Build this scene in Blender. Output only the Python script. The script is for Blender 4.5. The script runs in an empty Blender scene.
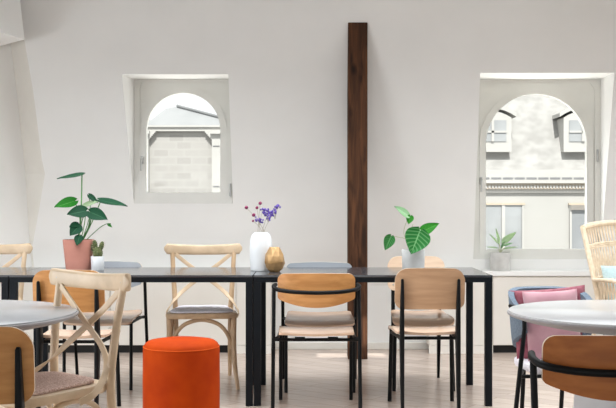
import bpy, bmesh, math, random
from mathutils import Vector, Matrix
R = math.radians
PI = math.pi
random.seed(7)
C = bpy.context.scene.collection
CAMH = 1.141
F = 1000.0
def W(px, py, Y):                       # point seen at a pixel, at a given real depth
    return Vector(((px-308)*Y/F, Y, CAMH-(py-204)*Y/F))
def WX(px, Y): return (px-308)*Y/F
def Yw(z): return 7.87-0.264*max(0.0, z-0.5)    # the sloping attic wall
def WW(px, py):
    Y = 7.6
    for _ in range(30): Y = Yw(CAMH-(py-204)*Y/F)
    return W(px, py, Y)

# ------------------------------------------------------------------ materials
def srgb(r, g, b):
    def f(c):
        c /= 255.0
        return c/12.92 if c <= 0.04045 else ((c+0.055)/1.055)**2.4
    return (f(r), f(g), f(b), 1)
def nm(name):
    m = bpy.data.materials.new(name); m.use_nodes = True
    nt = m.node_tree; b = nt.nodes['Principled BSDF']
    return m, nt, b
def noise_mat(name, c1, c2, scale=8, rough=0.6, stretch=(1,1,1), bump=0.0, metal=0.0, detail=4, spec=0.5, sheen=0, lo=0.35, hi=0.65):
    m, nt, b = nm(name)
    tc = nt.nodes.new('ShaderNodeTexCoord'); mp = nt.nodes.new('ShaderNodeMapping')
    mp.inputs['Scale'].default_value = stretch
    n = nt.nodes.new('ShaderNodeTexNoise'); n.inputs['Scale'].default_value = scale; n.inputs['Detail'].default_value = detail
    r = nt.nodes.new('ShaderNodeValToRGB')
    r.color_ramp.elements[0].position = lo; r.color_ramp.elements[0].color = c1
    r.color_ramp.elements[1].position = hi; r.color_ramp.elements[1].color = c2
    L = nt.links.new
    L(tc.outputs['Object'], mp.inputs['Vector']); L(mp.outputs['Vector'], n.inputs['Vector'])
    L(n.outputs['Fac'], r.inputs['Fac']); L(r.outputs['Color'], b.inputs['Base Color'])
    b.inputs['Roughness'].default_value = rough; b.inputs['Metallic'].default_value = metal
    b.inputs['Specular IOR Level'].default_value = spec
    if sheen: b.inputs['Sheen Weight'].default_value = sheen
    if bump:
        bp = nt.nodes.new('ShaderNodeBump'); bp.inputs['Strength'].default_value = bump; bp.inputs['Distance'].default_value = 0.01
        L(n.outputs['Fac'], bp.inputs['Height']); L(bp.outputs['Normal'], b.inputs['Normal'])
    return m
def wood(name, c1, c2, rough=0.42, sc=3.0, stretch=(1.2, 14, 14)):
    return noise_mat(name, srgb(*c1), srgb(*c2), sc, rough, stretch, bump=0.03, detail=6)
M = {}
M['wall'] = noise_mat('wall_plaster', srgb(236,235,232), srgb(239,238,235), 3, 0.9, spec=0.2)
M['wall2'] = noise_mat('side_wall_plaster', srgb(246,245,242), srgb(248,247,244), 3, 0.9, spec=0.2)
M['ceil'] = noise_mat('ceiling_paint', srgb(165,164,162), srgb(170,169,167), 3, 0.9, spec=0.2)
M['trim'] = noise_mat('trim_paint', srgb(226,222,214), srgb(230,226,218), 5, 0.6, spec=0.3)
M['cab'] = noise_mat('cabinet_paint', srgb(228,223,214), srgb(231,226,218), 4, 0.5, spec=0.3)
M['cabtop'] = noise_mat('worktop_white', srgb(238,237,234), srgb(243,242,239), 4, 0.35)
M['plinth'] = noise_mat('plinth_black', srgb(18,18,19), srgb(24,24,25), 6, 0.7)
M['frame'] = noise_mat('window_paint', srgb(219,218,212), srgb(223,222,216), 6, 0.5, spec=0.3)
M['oak'] = wood('honey_oak', (190,130,70), (210,152,90))
M['oakdeep'] = wood('amber_oak', (156,87,28), (176,104,42))
M['oaklight'] = wood('pale_oak', (186,146,110), (202,162,126))
M['oakpale'] = wood('bleached_oak', (222,192,164), (232,206,180))
M['seatwood'] = wood('seat_oak', (200,166,140), (214,182,156), 0.22)
M['ply'] = noise_mat('plywood_edge', srgb(226,204,178), srgb(234,214,190), 30, 0.55)
M['greyback'] = noise_mat('grey_laminate', srgb(150,157,165), srgb(160,167,175), 5, 0.4)
M['black'] = noise_mat('black_steel', srgb(7,8,9), srgb(11,12,13), 20, 0.5, spec=0.18)
M['navy'] = noise_mat('ink_blue_steel', srgb(6,13,19), srgb(9,17,24), 12, 0.5, spec=0.2)
M['top'] = noise_mat('dark_tabletop', srgb(52,55,60), srgb(60,63,68), 3, 0.14, detail=2, spec=1.0)
M['bent'] = wood('beech_bentwood', (200,175,144), (216,191,160), 0.45, 4.0, (3, 3, 3))
M['bentdark'] = wood('oiled_bentwood', (180,150,116), (202,172,138), 0.45, 4.0, (3, 3, 3))
M['pad_tweed'] = noise_mat('pink_tweed', srgb(176,140,124), srgb(224,200,188), 170, 0.95, bump=0.4, spec=0.1)
M['pad_white'] = noise_mat('white_cloth', srgb(222,218,226), srgb(238,235,240), 120, 0.95, bump=0.2, spec=0.1)
M['round_reflect'] = noise_mat('round_top_reflect', srgb(214,214,215), srgb(222,222,223), 3, 0.16)  # whiter copy of the round top; window reflection put into the colour
M['round'] = noise_mat('round_top_laminate', srgb(176,178,182), srgb(184,186,190), 3, 0.2)
M['rim'] = noise_mat('round_rim', srgb(150,147,148), srgb(160,157,158), 6, 0.5)
M['pedestal'] = noise_mat('pedestal_grey', srgb(196,196,198), srgb(204,204,206), 6, 0.5)
M['orange'] = noise_mat('orange_velvet', srgb(156,48,1), srgb(176,62,4), 5, 0.8, bump=0.05, spec=0.12)
M['piping'] = noise_mat('orange_seam', srgb(196,78,12), srgb(206,86,18), 9, 0.8, spec=0.2)
M['terra'] = noise_mat('terracotta_rose', srgb(182,122,106), srgb(192,132,116), 7, 0.75)
M['soil'] = noise_mat('potting_soil', srgb(46,34,25), srgb(72,55,42), 60, 1.0, bump=0.8)
M['white_cer'] = noise_mat('white_ceramic', srgb(218,220,221), srgb(226,228,229), 6, 0.4)
M['concrete'] = noise_mat('pale_concrete', srgb(184,184,182), srgb(208,208,206), 10, 0.85, bump=0.15)
M['greypot'] = noise_mat('grey_stone_pot', srgb(190,188,184), srgb(206,204,200), 14, 0.85)
M['gold'] = noise_mat('brushed_gold', srgb(166,130,86), srgb(196,160,114), 4, 0.42, (1,1,6), metal=0.6)
M['bluefab'] = noise_mat('blue_grey_felt', srgb(106,119,132), srgb(120,133,146), 90, 0.95, bump=0.2, spec=0.1)
M['pinkfab'] = noise_mat('rose_velvet', srgb(186,138,148), srgb(200,156,164), 9, 0.85, bump=0.1, spec=0.2, sheen=0.4)
M['rasp'] = noise_mat('raspberry_velvet', srgb(132,62,76), srgb(168,98,110), 22, 0.85, bump=0.15, spec=0.2, sheen=0.4)
M['aqua'] = noise_mat('aqua_linen', srgb(176,197,199), srgb(190,209,211), 80, 0.95, bump=0.1, spec=0.1)
M['rattan'] = noise_mat('rattan_cane', srgb(222,200,170), srgb(238,220,194), 30, 0.6)
M['stem'] = noise_mat('green_stem', srgb(62,120,56), srgb(88,146,76), 20, 0.5)
M['palestem'] = noise_mat('pale_stem', srgb(170,176,140), srgb(188,192,158), 20, 0.6)
M['drystem'] = noise_mat('dry_stem', srgb(150,142,124), srgb(174,166,148), 20, 0.8)
M['cactus'] = noise_mat('cactus_skin', srgb(58,74,34), srgb(104,112,66), 60, 0.7, bump=0.3)
M['spine'] = noise_mat('cactus_spines', srgb(190,180,150), srgb(206,196,168), 30, 0.7)
M['globe'] = noise_mat('plum_flower', srgb(112,34,72), srgb(158,66,104), 90, 0.9, bump=0.5)
M['statice'] = noise_mat('violet_flower', srgb(72,54,140), srgb(128,104,190), 90, 0.9, bump=0.4)
M['steel'] = noise_mat('satin_steel', srgb(170,170,168), srgb(182,182,180), 15, 0.35, metal=0.8)
M['facade'] = noise_mat('cream_render', srgb(174,172,168), srgb(178,176,172), 1.5, 0.9, spec=0.1)
M['white_stone'] = noise_mat('white_stone', srgb(180,178,174), srgb(184,182,178), 3, 0.9, spec=0.1)
M['slate'] = noise_mat('pale_slate', srgb(152,150,147), srgb(170,168,165), 5.5, 0.85, (1,1,1.6), detail=8, spec=0.1)
M['zinc'] = noise_mat('zinc_roof', srgb(146,147,148), srgb(154,155,156), 2, 0.6, spec=0.2)
M['ridge'] = noise_mat('zinc_ridge', srgb(120,121,122), srgb(130,131,132), 4, 0.6)
M['gutter'] = noise_mat('gutter_slot', srgb(112,112,114), srgb(124,124,126), 6, 0.7)
M['dentil'] = noise_mat('peach_stone', srgb(186,172,154), srgb(192,178,160), 4, 0.9, spec=0.1)
M['shade'] = noise_mat('window_blind', srgb(134,128,122), srgb(142,136,130), 4, 0.8)
M['dimglass'] = noise_mat('far_glass', srgb(140,142,144), srgb(166,168,169), 1.2, 0.15)
M['asphalt'] = noise_mat('street', srgb(140,138,134), srgb(150,148,144), 3, 0.95)

def mat_pillar():
    m, nt, b = nm('dark_beam_wood'); L = nt.links.new
    tc = nt.nodes.new('ShaderNodeTexCoord'); mp = nt.nodes.new('ShaderNodeMapping'); mp.inputs['Scale'].default_value = (16, 16, 1.6)
    n = nt.nodes.new('ShaderNodeTexNoise'); n.inputs['Scale'].default_value = 2.0; n.inputs['Detail'].default_value = 8; n.inputs['Distortion'].default_value = 0.8
    r = nt.nodes.new('ShaderNodeValToRGB')
    r.color_ramp.elements[0].position = 0.32; r.color_ramp.elements[0].color = srgb(42,24,14)
    r.color_ramp.elements[1].position = 0.70; r.color_ramp.elements[1].color = srgb(98,62,38)
    v = nt.nodes.new('ShaderNodeTexVoronoi'); v.inputs['Scale'].default_value = 3.1
    mp2 = nt.nodes.new('ShaderNodeMapping'); mp2.inputs['Scale'].default_value = (1.6, 1.6, 0.8)
    r2 = nt.nodes.new('ShaderNodeValToRGB')
    r2.color_ramp.elements[0].position = 0.05; r2.color_ramp.elements[0].color = (0.25, 0.2, 0.18, 1)
    r2.color_ramp.elements[1].position = 0.14; r2.color_ramp.elements[1].color = (1, 1, 1, 1)
    mx = nt.nodes.new('ShaderNodeMix'); mx.data_type = 'RGBA'; mx.blend_type = 'MULTIPLY'; mx.inputs[0].default_value = 1
    L(tc.outputs['Object'], mp.inputs[0]); L(mp.outputs[0], n.inputs['Vector']); L(n.outputs['Fac'], r.inputs[0])
    L(tc.outputs['Object'], mp2.inputs[0]); L(mp2.outputs[0], v.inputs['Vector']); L(v.outputs['Distance'], r2.inputs[0])
    L(r.outputs[0], mx.inputs[6]); L(r2.outputs[0], mx.inputs[7]); L(mx.outputs[2], b.inputs['Base Color'])
    bp = nt.nodes.new('ShaderNodeBump'); bp.inputs['Strength'].default_value = 0.3; bp.inputs['Distance'].default_value = 0.01
    L(n.outputs['Fac'], bp.inputs['Height']); L(bp.outputs[0], b.inputs['Normal'])
    b.inputs['Roughness'].default_value = 0.7; b.inputs['Specular IOR Level'].default_value = 0.25
    return m
M['pillar'] = mat_pillar()
def mat_floor():
    m, nt, b = nm('oak_plank_floor'); L = nt.links.new
    tc = nt.nodes.new('ShaderNodeTexCoord'); mp = nt.nodes.new('ShaderNodeMapping')
    mp.inputs['Rotation'].default_value = (0, 0, R(38))
    br = nt.nodes.new('ShaderNodeTexBrick')
    br.inputs['Scale'].default_value = 1.0; br.inputs['Brick Width'].default_value = 1.1; br.inputs['Row Height'].default_value = 0.13
    br.inputs['Mortar Size'].default_value = 0.003; br.inputs['Mortar Smooth'].default_value = 0.3
    br.inputs['Color1'].default_value = srgb(188,173,162); br.inputs['Color2'].default_value = srgb(202,186,173); br.inputs['Mortar'].default_value = srgb(160,144,133)
    mp2 = nt.nodes.new('ShaderNodeMapping'); mp2.inputs['Rotation'].default_value = (0, 0, R(38)); mp2.inputs['Scale'].default_value = (1.5, 14, 1)
    n = nt.nodes.new('ShaderNodeTexNoise'); n.inputs['Scale'].default_value = 2.2; n.inputs['Detail'].default_value = 7
    r = nt.nodes.new('ShaderNodeValToRGB')
    r.color_ramp.elements[0].position = 0.3; r.color_ramp.elements[0].color = (0.88, 0.86, 0.85, 1)
    r.color_ramp.elements[1].position = 0.7; r.color_ramp.elements[1].color = (1.1, 1.08, 1.07, 1)
    mx = nt.nodes.new('ShaderNodeMix'); mx.data_type = 'RGBA'; mx.blend_type = 'MULTIPLY'; mx.inputs[0].default_value = 1
    L(tc.outputs['Object'], mp.inputs[0]); L(mp.outputs[0], br.inputs['Vector'])
    L(tc.outputs['Object'], mp2.inputs[0]); L(mp2.outputs[0], n.inputs['Vector']); L(n.outputs['Fac'], r.inputs[0])
    L(br.outputs['Color'], mx.inputs[6]); L(r.outputs[0], mx.inputs[7]); L(mx.outputs[2], b.inputs['Base Color'])
    b.inputs['Roughness'].default_value = 0.27
    bp = nt.nodes.new('ShaderNodeBump'); bp.inputs['Strength'].default_value = 0.08; bp.inputs['Distance'].default_value = 0.004
    L(n.outputs['Fac'], bp.inputs['Height']); L(bp.outputs[0], b.inputs['Normal'])
    return m
M['floor'] = mat_floor()
def mat_leaf(name, base, vein, pale, nv=7, amt=0.5, rough=0.55):
    m, nt, b = nm(name); L = nt.links.new       # veins follow the leaf's own uv
    uv = nt.nodes.new('ShaderNodeUVMap'); sp = nt.nodes.new('ShaderNodeSeparateXYZ')
    L(uv.outputs[0], sp.inputs[0])
    a = nt.nodes.new('ShaderNodeMath'); a.operation = 'SUBTRACT'; a.inputs[1].default_value = 0.5
    ab = nt.nodes.new('ShaderNodeMath'); ab.operation = 'ABSOLUTE'
    L(sp.outputs[0], a.inputs[0]); L(a.outputs[0], ab.inputs[0])
    ml = nt.nodes.new('ShaderNodeMath'); ml.operation = 'MULTIPLY_ADD'; ml.inputs[1].default_value = -0.5
    L(ab.outputs[0], ml.inputs[0]); L(sp.outputs[1], ml.inputs[2])
    s = nt.nodes.new('ShaderNodeMath'); s.operation = 'MULTIPLY'; s.inputs[1].default_value = nv*2*PI
    L(ml.outputs[0], s.inputs[0])
    sn = nt.nodes.new('ShaderNodeMath'); sn.operation = 'SINE'; L(s.outputs[0], sn.inputs[0])
    r = nt.nodes.new('ShaderNodeValToRGB')
    r.color_ramp.elements[0].position = 0.2; r.color_ramp.elements[0].color = base
    r.color_ramp.elements[1].position = 0.95; r.color_ramp.elements[1].color = pale
    ms = nt.nodes.new('ShaderNodeMath'); ms.operation = 'MULTIPLY'; ms.inputs[1].default_value = amt
    L(sn.outputs[0], ms.inputs[0]); L(ms.outputs[0], r.inputs[0])
    lt = nt.nodes.new('ShaderNodeMath'); lt.operation = 'LESS_THAN'; lt.inputs[1].default_value = 0.025
    L(ab.outputs[0], lt.inputs[0])
    mx = nt.nodes.new('ShaderNodeMix'); mx.data_type = 'RGBA'
    L(lt.outputs[0], mx.inputs[0]); L(r.outputs[0], mx.inputs[6]); mx.inputs[7].default_value = vein
    L(mx.outputs[2], b.inputs['Base Color']); b.inputs['Roughness'].default_value = rough
    b.inputs['Specular IOR Level'].default_value = 0.25
    tr = nt.nodes.new('ShaderNodeBsdfTranslucent'); L(mx.outputs[2], tr.inputs[0])
    ms2 = nt.nodes.new('ShaderNodeMixShader'); ms2.inputs[0].default_value = 0.35
    L(b.outputs[0], ms2.inputs[1]); L(tr.outputs[0], ms2.inputs[2]); L(ms2.outputs[0], nt.nodes['Material Output'].inputs[0])
    return m
M['leafdark'] = mat_leaf('dark_leaf', srgb(22,78,50), srgb(58,112,76), srgb(36,96,60), 6, 0.25)
M['leafbright'] = mat_leaf('bright_leaf', srgb(40,132,36), srgb(90,166,76), srgb(66,148,52), 6, 0.4)
M['leafpale'] = mat_leaf('pale_leaf', srgb(176,200,160), srgb(204,220,190), srgb(190,212,172), 6, 0.5)
M['leafstripe'] = mat_leaf('striped_leaf', srgb(40,122,52), srgb(124,184,122), srgb(128,186,124), 7, 0.62)
M['leaflime'] = mat_leaf('lime_leaf', srgb(46,138,34), srgb(90,166,66), srgb(72,154,48), 6, 0.5)
M['leafmint'] = mat_leaf('mint_leaf', srgb(150,192,144), srgb(196,220,188), srgb(176,208,166), 6, 0.5)
def mat_glass():
    m = bpy.data.materials.new('window_glass'); m.use_nodes = True; nt = m.node_tree; nt.nodes.clear(); L = nt.links.new
    o = nt.nodes.new('ShaderNodeOutputMaterial'); t = nt.nodes.new('ShaderNodeBsdfTransparent'); g = nt.nodes.new('ShaderNodeBsdfGlossy')
    g.inputs['Roughness'].default_value = 0.02; t.inputs[0].default_value = (0.97, 0.98, 0.97, 1)
    mx = nt.nodes.new('ShaderNodeMixShader'); mx.inputs[0].default_value = 0.012
    L(t.outputs[0], mx.inputs[1]); L(g.outputs[0], mx.inputs[2]); L(mx.outputs[0], o.inputs[0])
    return m
M['glass'] = mat_glass()
def mat_brick(name, c1, c2, mortar, w, h):
    m, nt, b = nm(name); L = nt.links.new
    tc = nt.nodes.new('ShaderNodeTexCoord'); mp = nt.nodes.new('ShaderNodeMapping'); mp.inputs['Rotation'].default_value = (R(90), 0, 0)
    br = nt.nodes.new('ShaderNodeTexBrick'); br.inputs['Scale'].default_value = 1; br.inputs['Brick Width'].default_value = w
    br.inputs['Row Height'].default_value = h; br.inputs['Mortar Size'].default_value = 0.012
    br.inputs['Color1'].default_value = c1; br.inputs['Color2'].default_value = c2; br.inputs['Mortar'].default_value = mortar
    L(tc.outputs['Object'], mp.inputs[0]); L(mp.outputs[0], br.inputs['Vector']); L(br.outputs['Color'], b.inputs['Base Color'])
    b.inputs['Roughness'].default_value = 0.9; b.inputs['Specular IOR Level'].default_value = 0.1
    return m
M['stone'] = mat_brick('pale_stone_blocks', srgb(158,155,151), srgb(170,167,163), srgb(172,169,165), 0.26, 0.13)

# ------------------------------------------------------------------ mesh helpers
def obj(name, bm, mat, parent=None, smooth=True, mat2=None):
    me = bpy.data.meshes.new(name)
    bmesh.ops.recalc_face_normals(bm, faces=bm.faces)
    bm.to_mesh(me); bm.free()
    me.materials.append(M[mat] if isinstance(mat, str) else mat)
    if mat2: me.materials.append(M[mat2])
    if smooth:
        for p in me.polygons: p.use_smooth = True
        me.set_sharp_from_angle(angle=R(38))
    o = bpy.data.objects.new(name, me); C.objects.link(o)
    if parent: o.parent = parent
    return o
def tag(o, label, cat, group=None):
    o['label'] = label; o['category'] = cat
    if group: o['group'] = group
    return o
def thing(name, label, cat, loc=(0,0,0), rz=0, group=None):
    o = bpy.data.objects.new(name, None); C.objects.link(o); o.empty_display_size = 0.1
    o.location = loc; o.rotation_euler = (0, 0, rz)
    return tag(o, label, cat, group)
def struct(o): o['kind'] = 'structure'; return o
def dup(root, loc, rz, label, group=None):
    r = root.copy(); C.objects.link(r); r.location = loc; r.rotation_euler = (0, 0, rz); r['label'] = label
    if group: r['group'] = group
    for ch in root.children:
        c = ch.copy(); C.objects.link(c); c.parent = r
        for g in ch.children:
            d = g.copy(); C.objects.link(d); d.parent = c
    return r
def B(): return bmesh.new()
def box(bm, c, s, bev=0.0, rot=None, seg=2):
    r = bmesh.ops.create_cube(bm, size=1.0); vs = r['verts']
    mt = Matrix.Translation(c) @ (rot.to_4x4() if rot else Matrix.Identity(4)) @ Matrix.Diagonal((*s, 1))
    bmesh.ops.transform(bm, matrix=mt, verts=vs)
    if bev:
        es = list({e for v in vs for e in v.link_edges})
        bmesh.ops.bevel(bm, geom=es, offset=bev, segments=seg, affect='EDGES', profile=0.5)
    return bm
def b2(bm, x0, x1, y0, y1, z0, z1, bev=0.0):
    return box(bm, ((x0+x1)/2, (y0+y1)/2, (z0+z1)/2), (x1-x0, y1-y0, z1-z0), bev)
def spline(pts, n=8):
    pts = [Vector(p) for p in pts]
    if len(pts) < 3: return pts
    out = []
    for i in range(len(pts)-1):
        p0 = pts[i-1] if i else 2*pts[0]-pts[1]
        p1, p2 = pts[i], pts[i+1]
        p3 = pts[i+2] if i+2 < len(pts) else 2*pts[-1]-pts[-2]
        for k in range(n):
            t = k/n
            out.append(0.5*((2*p1)+(p2-p0)*t+(2*p0-5*p1+4*p2-p3)*t*t+(3*p1-p0-3*p2+p3)*t**3))
    out.append(pts[-1]); return out
def sweep(bm, path, prof, scale=None, up=None, cap=True):
    # prof(i, n) not used: prof is a list of 2d points; up fixes the first axis
    n = len(path); rings = []
    U = None
    for i, p in enumerate(path):
        t = (path[min(i+1, n-1)]-path[max(i-1, 0)]).normalized()
        if up is not None:
            ref = up[i] if isinstance(up, list) else up
            U = (ref-t*ref.dot(t)).normalized()
        elif U is None:
            ref = Vector((0, 0, 1)) if abs(t.z) < 0.9 else Vector((1, 0, 0))
            U = (ref-t*ref.dot(t)).normalized()
        else:
            U = (U-t*U.dot(t)).normalized()
        V = t.cross(U)
        s = scale[i] if scale else 1.0
        rings.append([bm.verts.new(p+U*(a*s)+V*(b*s)) for a, b in prof])
    m = len(prof)
    for i in range(n-1):
        for k in range(m):
            bm.faces.new((rings[i][k], rings[i][(k+1) % m], rings[i+1][(k+1) % m], rings[i+1][k]))
    if cap:
        bm.faces.new(rings[0][::-1]); bm.faces.new(rings[-1])
    return bm
def circ(r, n=10): return [(r*math.cos(2*PI*k/n), r*math.sin(2*PI*k/n)) for k in range(n)]
def rrect(a, b, r=None, n=3):
    r = r if r is not None else min(a, b)*0.35
    out = []
    for cx, cy, a0 in ((a-r, b-r, 0), (-a+r, b-r, 90), (-a+r, -b+r, 180), (a-r, -b+r, 270)):
        for k in range(n+1):
            t = R(a0+90*k/n); out.append((cx+r*math.cos(t), cy+r*math.sin(t)))
    return out
def tube(bm, pts, r, n=10, sm=0, radii=None):
    path = spline(pts, sm) if sm else [Vector(p) for p in pts]
    sc = None
    if radii:
        N = len(path); sc = []
        for i in range(N):
            t = i/(N-1)*(len(radii)-1); k = min(int(t), len(radii)-2); sc.append((radii[k]+(radii[k+1]-radii[k])*(t-k))/r)
    return sweep(bm, path, circ(r, n), sc)
def lathe(bm, prof, n=40, c=(0, 0, 0), mod=None, close=False):
    c = Vector(c); rings = []
    for r, z in prof:
        if r < 1e-5: rings.append([bm.verts.new(c+Vector((0, 0, z)))])
        else:
            rr = []
            for k in range(n):
                a = 2*PI*k/n; q = r*(mod(a, z) if mod else 1)
                rr.append(bm.verts.new(c+Vector((q*math.cos(a), q*math.sin(a), z))))
            rings.append(rr)
    for a, b in zip(rings, rings[1:]):
        if len(a) == 1 and len(b) == 1: continue
        for k in range(n):
            j = (k+1) % n
            if len(a) == 1: bm.faces.new((a[0], b[k], b[j]))
            elif len(b) == 1: bm.faces.new((a[k], a[j], b[0]))
            else: bm.faces.new((a[k], a[j], b[j], b[k]))
    return bm
def slab(bm, outline, z0, z1, zf=None, inset=0.0):
    # rounded slab from a flat outline; the rims are softened by an inset ring
    cx = sum(p[0] for p in outline)/len(outline); cy = sum(p[1] for p in outline)/len(outline)
    def ring(k, z):
        return [bm.verts.new((cx+(x-cx)*k, cy+(y-cy)*k, z+(zf(x, y) if zf else 0))) for x, y in outline]
    h = z1-z0
    lv = [(1-inset, z0), (1, z0+h*0.3), (1, z0+h*0.7), (1-inset*0.5, z0+h*0.93), (1-inset*1.3, z1)] if inset else [(1, z0), (1, z1)]
    rs = [ring(k, z) for k, z in lv]
    n = len(outline)
    for a, b in zip(rs, rs[1:]):
        for k in range(n): bm.faces.new((a[k], a[(k+1) % n], b[(k+1) % n], b[k]))
    for rr, z, s in ((rs[0], z0, -1), (rs[-1], z1, 1)):
        prev = rr
        for q in (0.66, 0.33):
            k0 = lv[0][0] if s < 0 else lv[-1][0]
            nr = [bm.verts.new((cx+(x-cx)*k0*q, cy+(y-cy)*k0*q, z+(zf(x*q, y*q) if zf else 0))) for x, y in outline]
            for k in range(n): bm.faces.new((prev[k], prev[(k+1) % n], nr[(k+1) % n], nr[k]))
            prev = nr
        bm.faces.new(prev)
    return bm
def cplate(bm, us, bot, top, ymap, t, nv=8, rim=1):
    # curved plywood plate: us = x stations, bot/top give z limits, ymap(x, z) the surface
    def grid(off):
        return [[bm.verts.new((u, ymap(u, z)+off, z)) for z in [bot(u)+(top(u)-bot(u))*k/nv for k in range(nv+1)]] for u in us]
    a, b = grid(0), grid(-t)
    n = len(us)
    for i in range(n-1):
        for k in range(nv):
            bm.faces.new((a[i][k], a[i+1][k], a[i+1][k+1], a[i][k+1]))
            bm.faces.new((b[i][k], b[i][k+1], b[i+1][k+1], b[i+1][k]))
    def q(*v):
        f = bm.faces.new(v); f.material_index = rim
    for i in range(n-1):
        q(a[i][0], b[i][0], b[i+1][0], a[i+1][0]); q(a[i][nv], a[i+1][nv], b[i+1][nv], b[i][nv])
    for i in (0, n-1):
        for k in range(nv): q(a[i][k], a[i][k+1], b[i][k+1], b[i][k])
    return bm
def cosp(h, n=24): return [-h*math.cos(PI*k/n) for k in range(n+1)]
def cushion(bm, w, h, t, n=14, ears=0.05):
    def pt(u, v, s):
        pin = 1-ears*(1-abs(u)**2)*abs(v)**4
        pin2 = 1-ears*(1-abs(v)**2)*abs(u)**4
        d = ((1-u**4)*(1-v**4))**0.6*t/2
        return Vector((u*w/2*pin2, s*d, v*h/2*pin))
    g = {}
    for s in (1, -1):
        for i in range(n+1):
            for k in range(n+1):
                u = math.sin((i/n-0.5)*PI); v = math.sin((k/n-0.5)*PI)
                e = i in (0, n) or k in (0, n)
                if s == -1 and e: g[s, i, k] = g[1, i, k]
                else: g[s, i, k] = bm.verts.new(pt(u, v, s))
    for s in (1, -1):
        for i in range(n):
            for k in range(n):
                bm.faces.new((g[s, i, k], g[s, i+1, k], g[s, i+1, k+1], g[s, i, k+1]))
    return bm
def ellip(bm, c, r, rot=None, u=14, v=10):
    q = bmesh.ops.create_uvsphere(bm, u_segments=u, v_segments=v, radius=1)
    mt = Matrix.Translation(c) @ (rot.to_4x4() if rot else Matrix.Identity(4)) @ Matrix.Diagonal((*r, 1))
    bmesh.ops.transform(bm, matrix=mt, verts=q['verts']); return bm
def leaf(name, base, tip, width, normal, mat, parent, heart=0.14, cup=0.15, droop=0.12, point=0.9, wav=0.0):
    bm = B(); uvl = bm.loops.layers.uv.new('UVMap')
    base, tip = Vector(base), Vector(tip); ax = tip-base; Ln = ax.length; ax.normalize()
    nrm = Vector(normal); nrm = (nrm-ax*nrm.dot(ax)).normalized(); sd = ax.cross(nrm)
    nt_, ns = 12, 8; g = []
    for i in range(nt_+1):
        t = i/nt_
        w = (math.sin(PI*t**0.62)**point)*0.5*width if 0 < t < 1 else (0.0 if t == 1 else 0.10*width)
        row = []
        for k in range(ns+1):
            s = -1+2*k/ns
            al = t*Ln-heart*Ln*abs(s)**0.8*(1-t)**2.2
            hgt = cup*width*abs(s)**1.5*0.6-droop*Ln*t*t+wav*width*math.sin(7*t+2*s)
            v = bm.verts.new(base+ax*al+sd*(s*w)+nrm*hgt)
            row.append((v, (0.5+s*0.5, t)))
        g.append(row)
    for i in range(nt_):
        for k in range(ns):
            qd = (g[i][k], g[i][k+1], g[i+1][k+1], g[i+1][k])
            f = bm.faces.new([x[0] for x in qd])
            for lp, x in zip(f.loops, qd): lp[uvl].uv = x[1]
    bmesh.ops.remove_doubles(bm, verts=bm.verts, dist=1e-5)
    th = bmesh.ops.solidify(bm, geom=list(bm.faces), thickness=0.0012)
    return obj(name, bm, mat, parent)

# ------------------------------------------------------------------ the setting
CE = 2.76                                       # ceiling height
YR = -3.0
XR = 4.3
cornerA = WW(28, 245); cornerB = WW(11, 38)     # corner line of the left wall
def corner(z):
    k = (z-cornerB.z)/(cornerA.z-cornerB.z)
    p = cornerB.lerp(cornerA, k); p.y = Yw(z); return p
# floor
bm = B(); b2(bm, -6.2, XR+0.2, YR, 8.0, -0.12, 0); o = struct(obj('floor', bm, 'floor', smooth=False))
# ceiling with a rooflight opening
HX0, HX1, HY0, HY1 = 0.07, 0.58, 4.72-0.14, 4.72+0.17
bm = B()
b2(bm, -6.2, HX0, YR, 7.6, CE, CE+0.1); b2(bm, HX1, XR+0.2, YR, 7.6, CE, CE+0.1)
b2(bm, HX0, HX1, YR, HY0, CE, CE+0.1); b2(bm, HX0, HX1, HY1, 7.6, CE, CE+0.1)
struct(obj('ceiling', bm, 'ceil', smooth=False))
# windows: openings in the sloping wall (corners bl, br, tr, tl) and vertical frame planes
def quad_on_wall(pts): return [WW(*p) for p in pts]
op1 = quad_on_wall([(134.0, 203.5), (233.0, 203.5), (228.4, 74.3), (121.8, 74.3)])
op2 = quad_on_wall([(473.2, 259.0), (600.2, 259.0), (614.5, 72.8), (480.3, 72.8)])
bm = B()
def wv(x, z): return bm.verts.new((x, Yw(z), z))
zt = CE+0.06
xl = -6.2
def ng(*p):
    return bm.faces.new([bm.verts.new(v) for v in p])
def pw(x, z): return Vector((x, Yw(z), z))
cA, cT, c0 = corner(0.5), corner(zt), corner(0.5); c0.z = 0; 
(b1l, b1r, t1r, t1l), (b2l, b2r, t2r, t2l) = op1, op2
z0 = 0.5; LX = -2.75
RL = [WW(24, 38), WW(33, 90), WW(42, 160), WW(45, 174), WW(39, 210), WW(32, 248)]
LL = []
for p, (qx, qy) in zip(RL, [(10, 38), (16.5, 90), (24, 160), (25.5, 174), (27.5, 210), (30.0, 248)]):
    LL.append(W(qx, qy, p.y+0.16*min(1, 0.12+(248-qy)/80)))
rt_ = pw(RL[0].x-0.035, zt); RL = [rt_]+RL
lt_ = Vector((LL[0].x-0.075, rt_.y+0.16, zt)); LL = [lt_]+LL
for L_, dy in ((RL, 0), (LL, 0.02)):
    L_.append(Vector((L_[-1].x+0.01, Yw(z0)+dy, z0))); L_.append(Vector((L_[-1].x, 7.87+dy, 0)))
LX = RL[-1].x
ng(*RL[:-1], pw(b1l.x, z0), b1l, t1l, pw(t1l.x, zt))
ng(pw(b1l.x, z0), pw(b1r.x, z0), b1r, b1l); ng(t1l, t1r, pw(t1r.x, zt), pw(t1l.x, zt))
ng(pw(b1r.x, z0), pw(b2l.x, z0), b2l, t2l, pw(t2l.x, zt), pw(t1r.x, zt), t1r, b1r)
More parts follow.
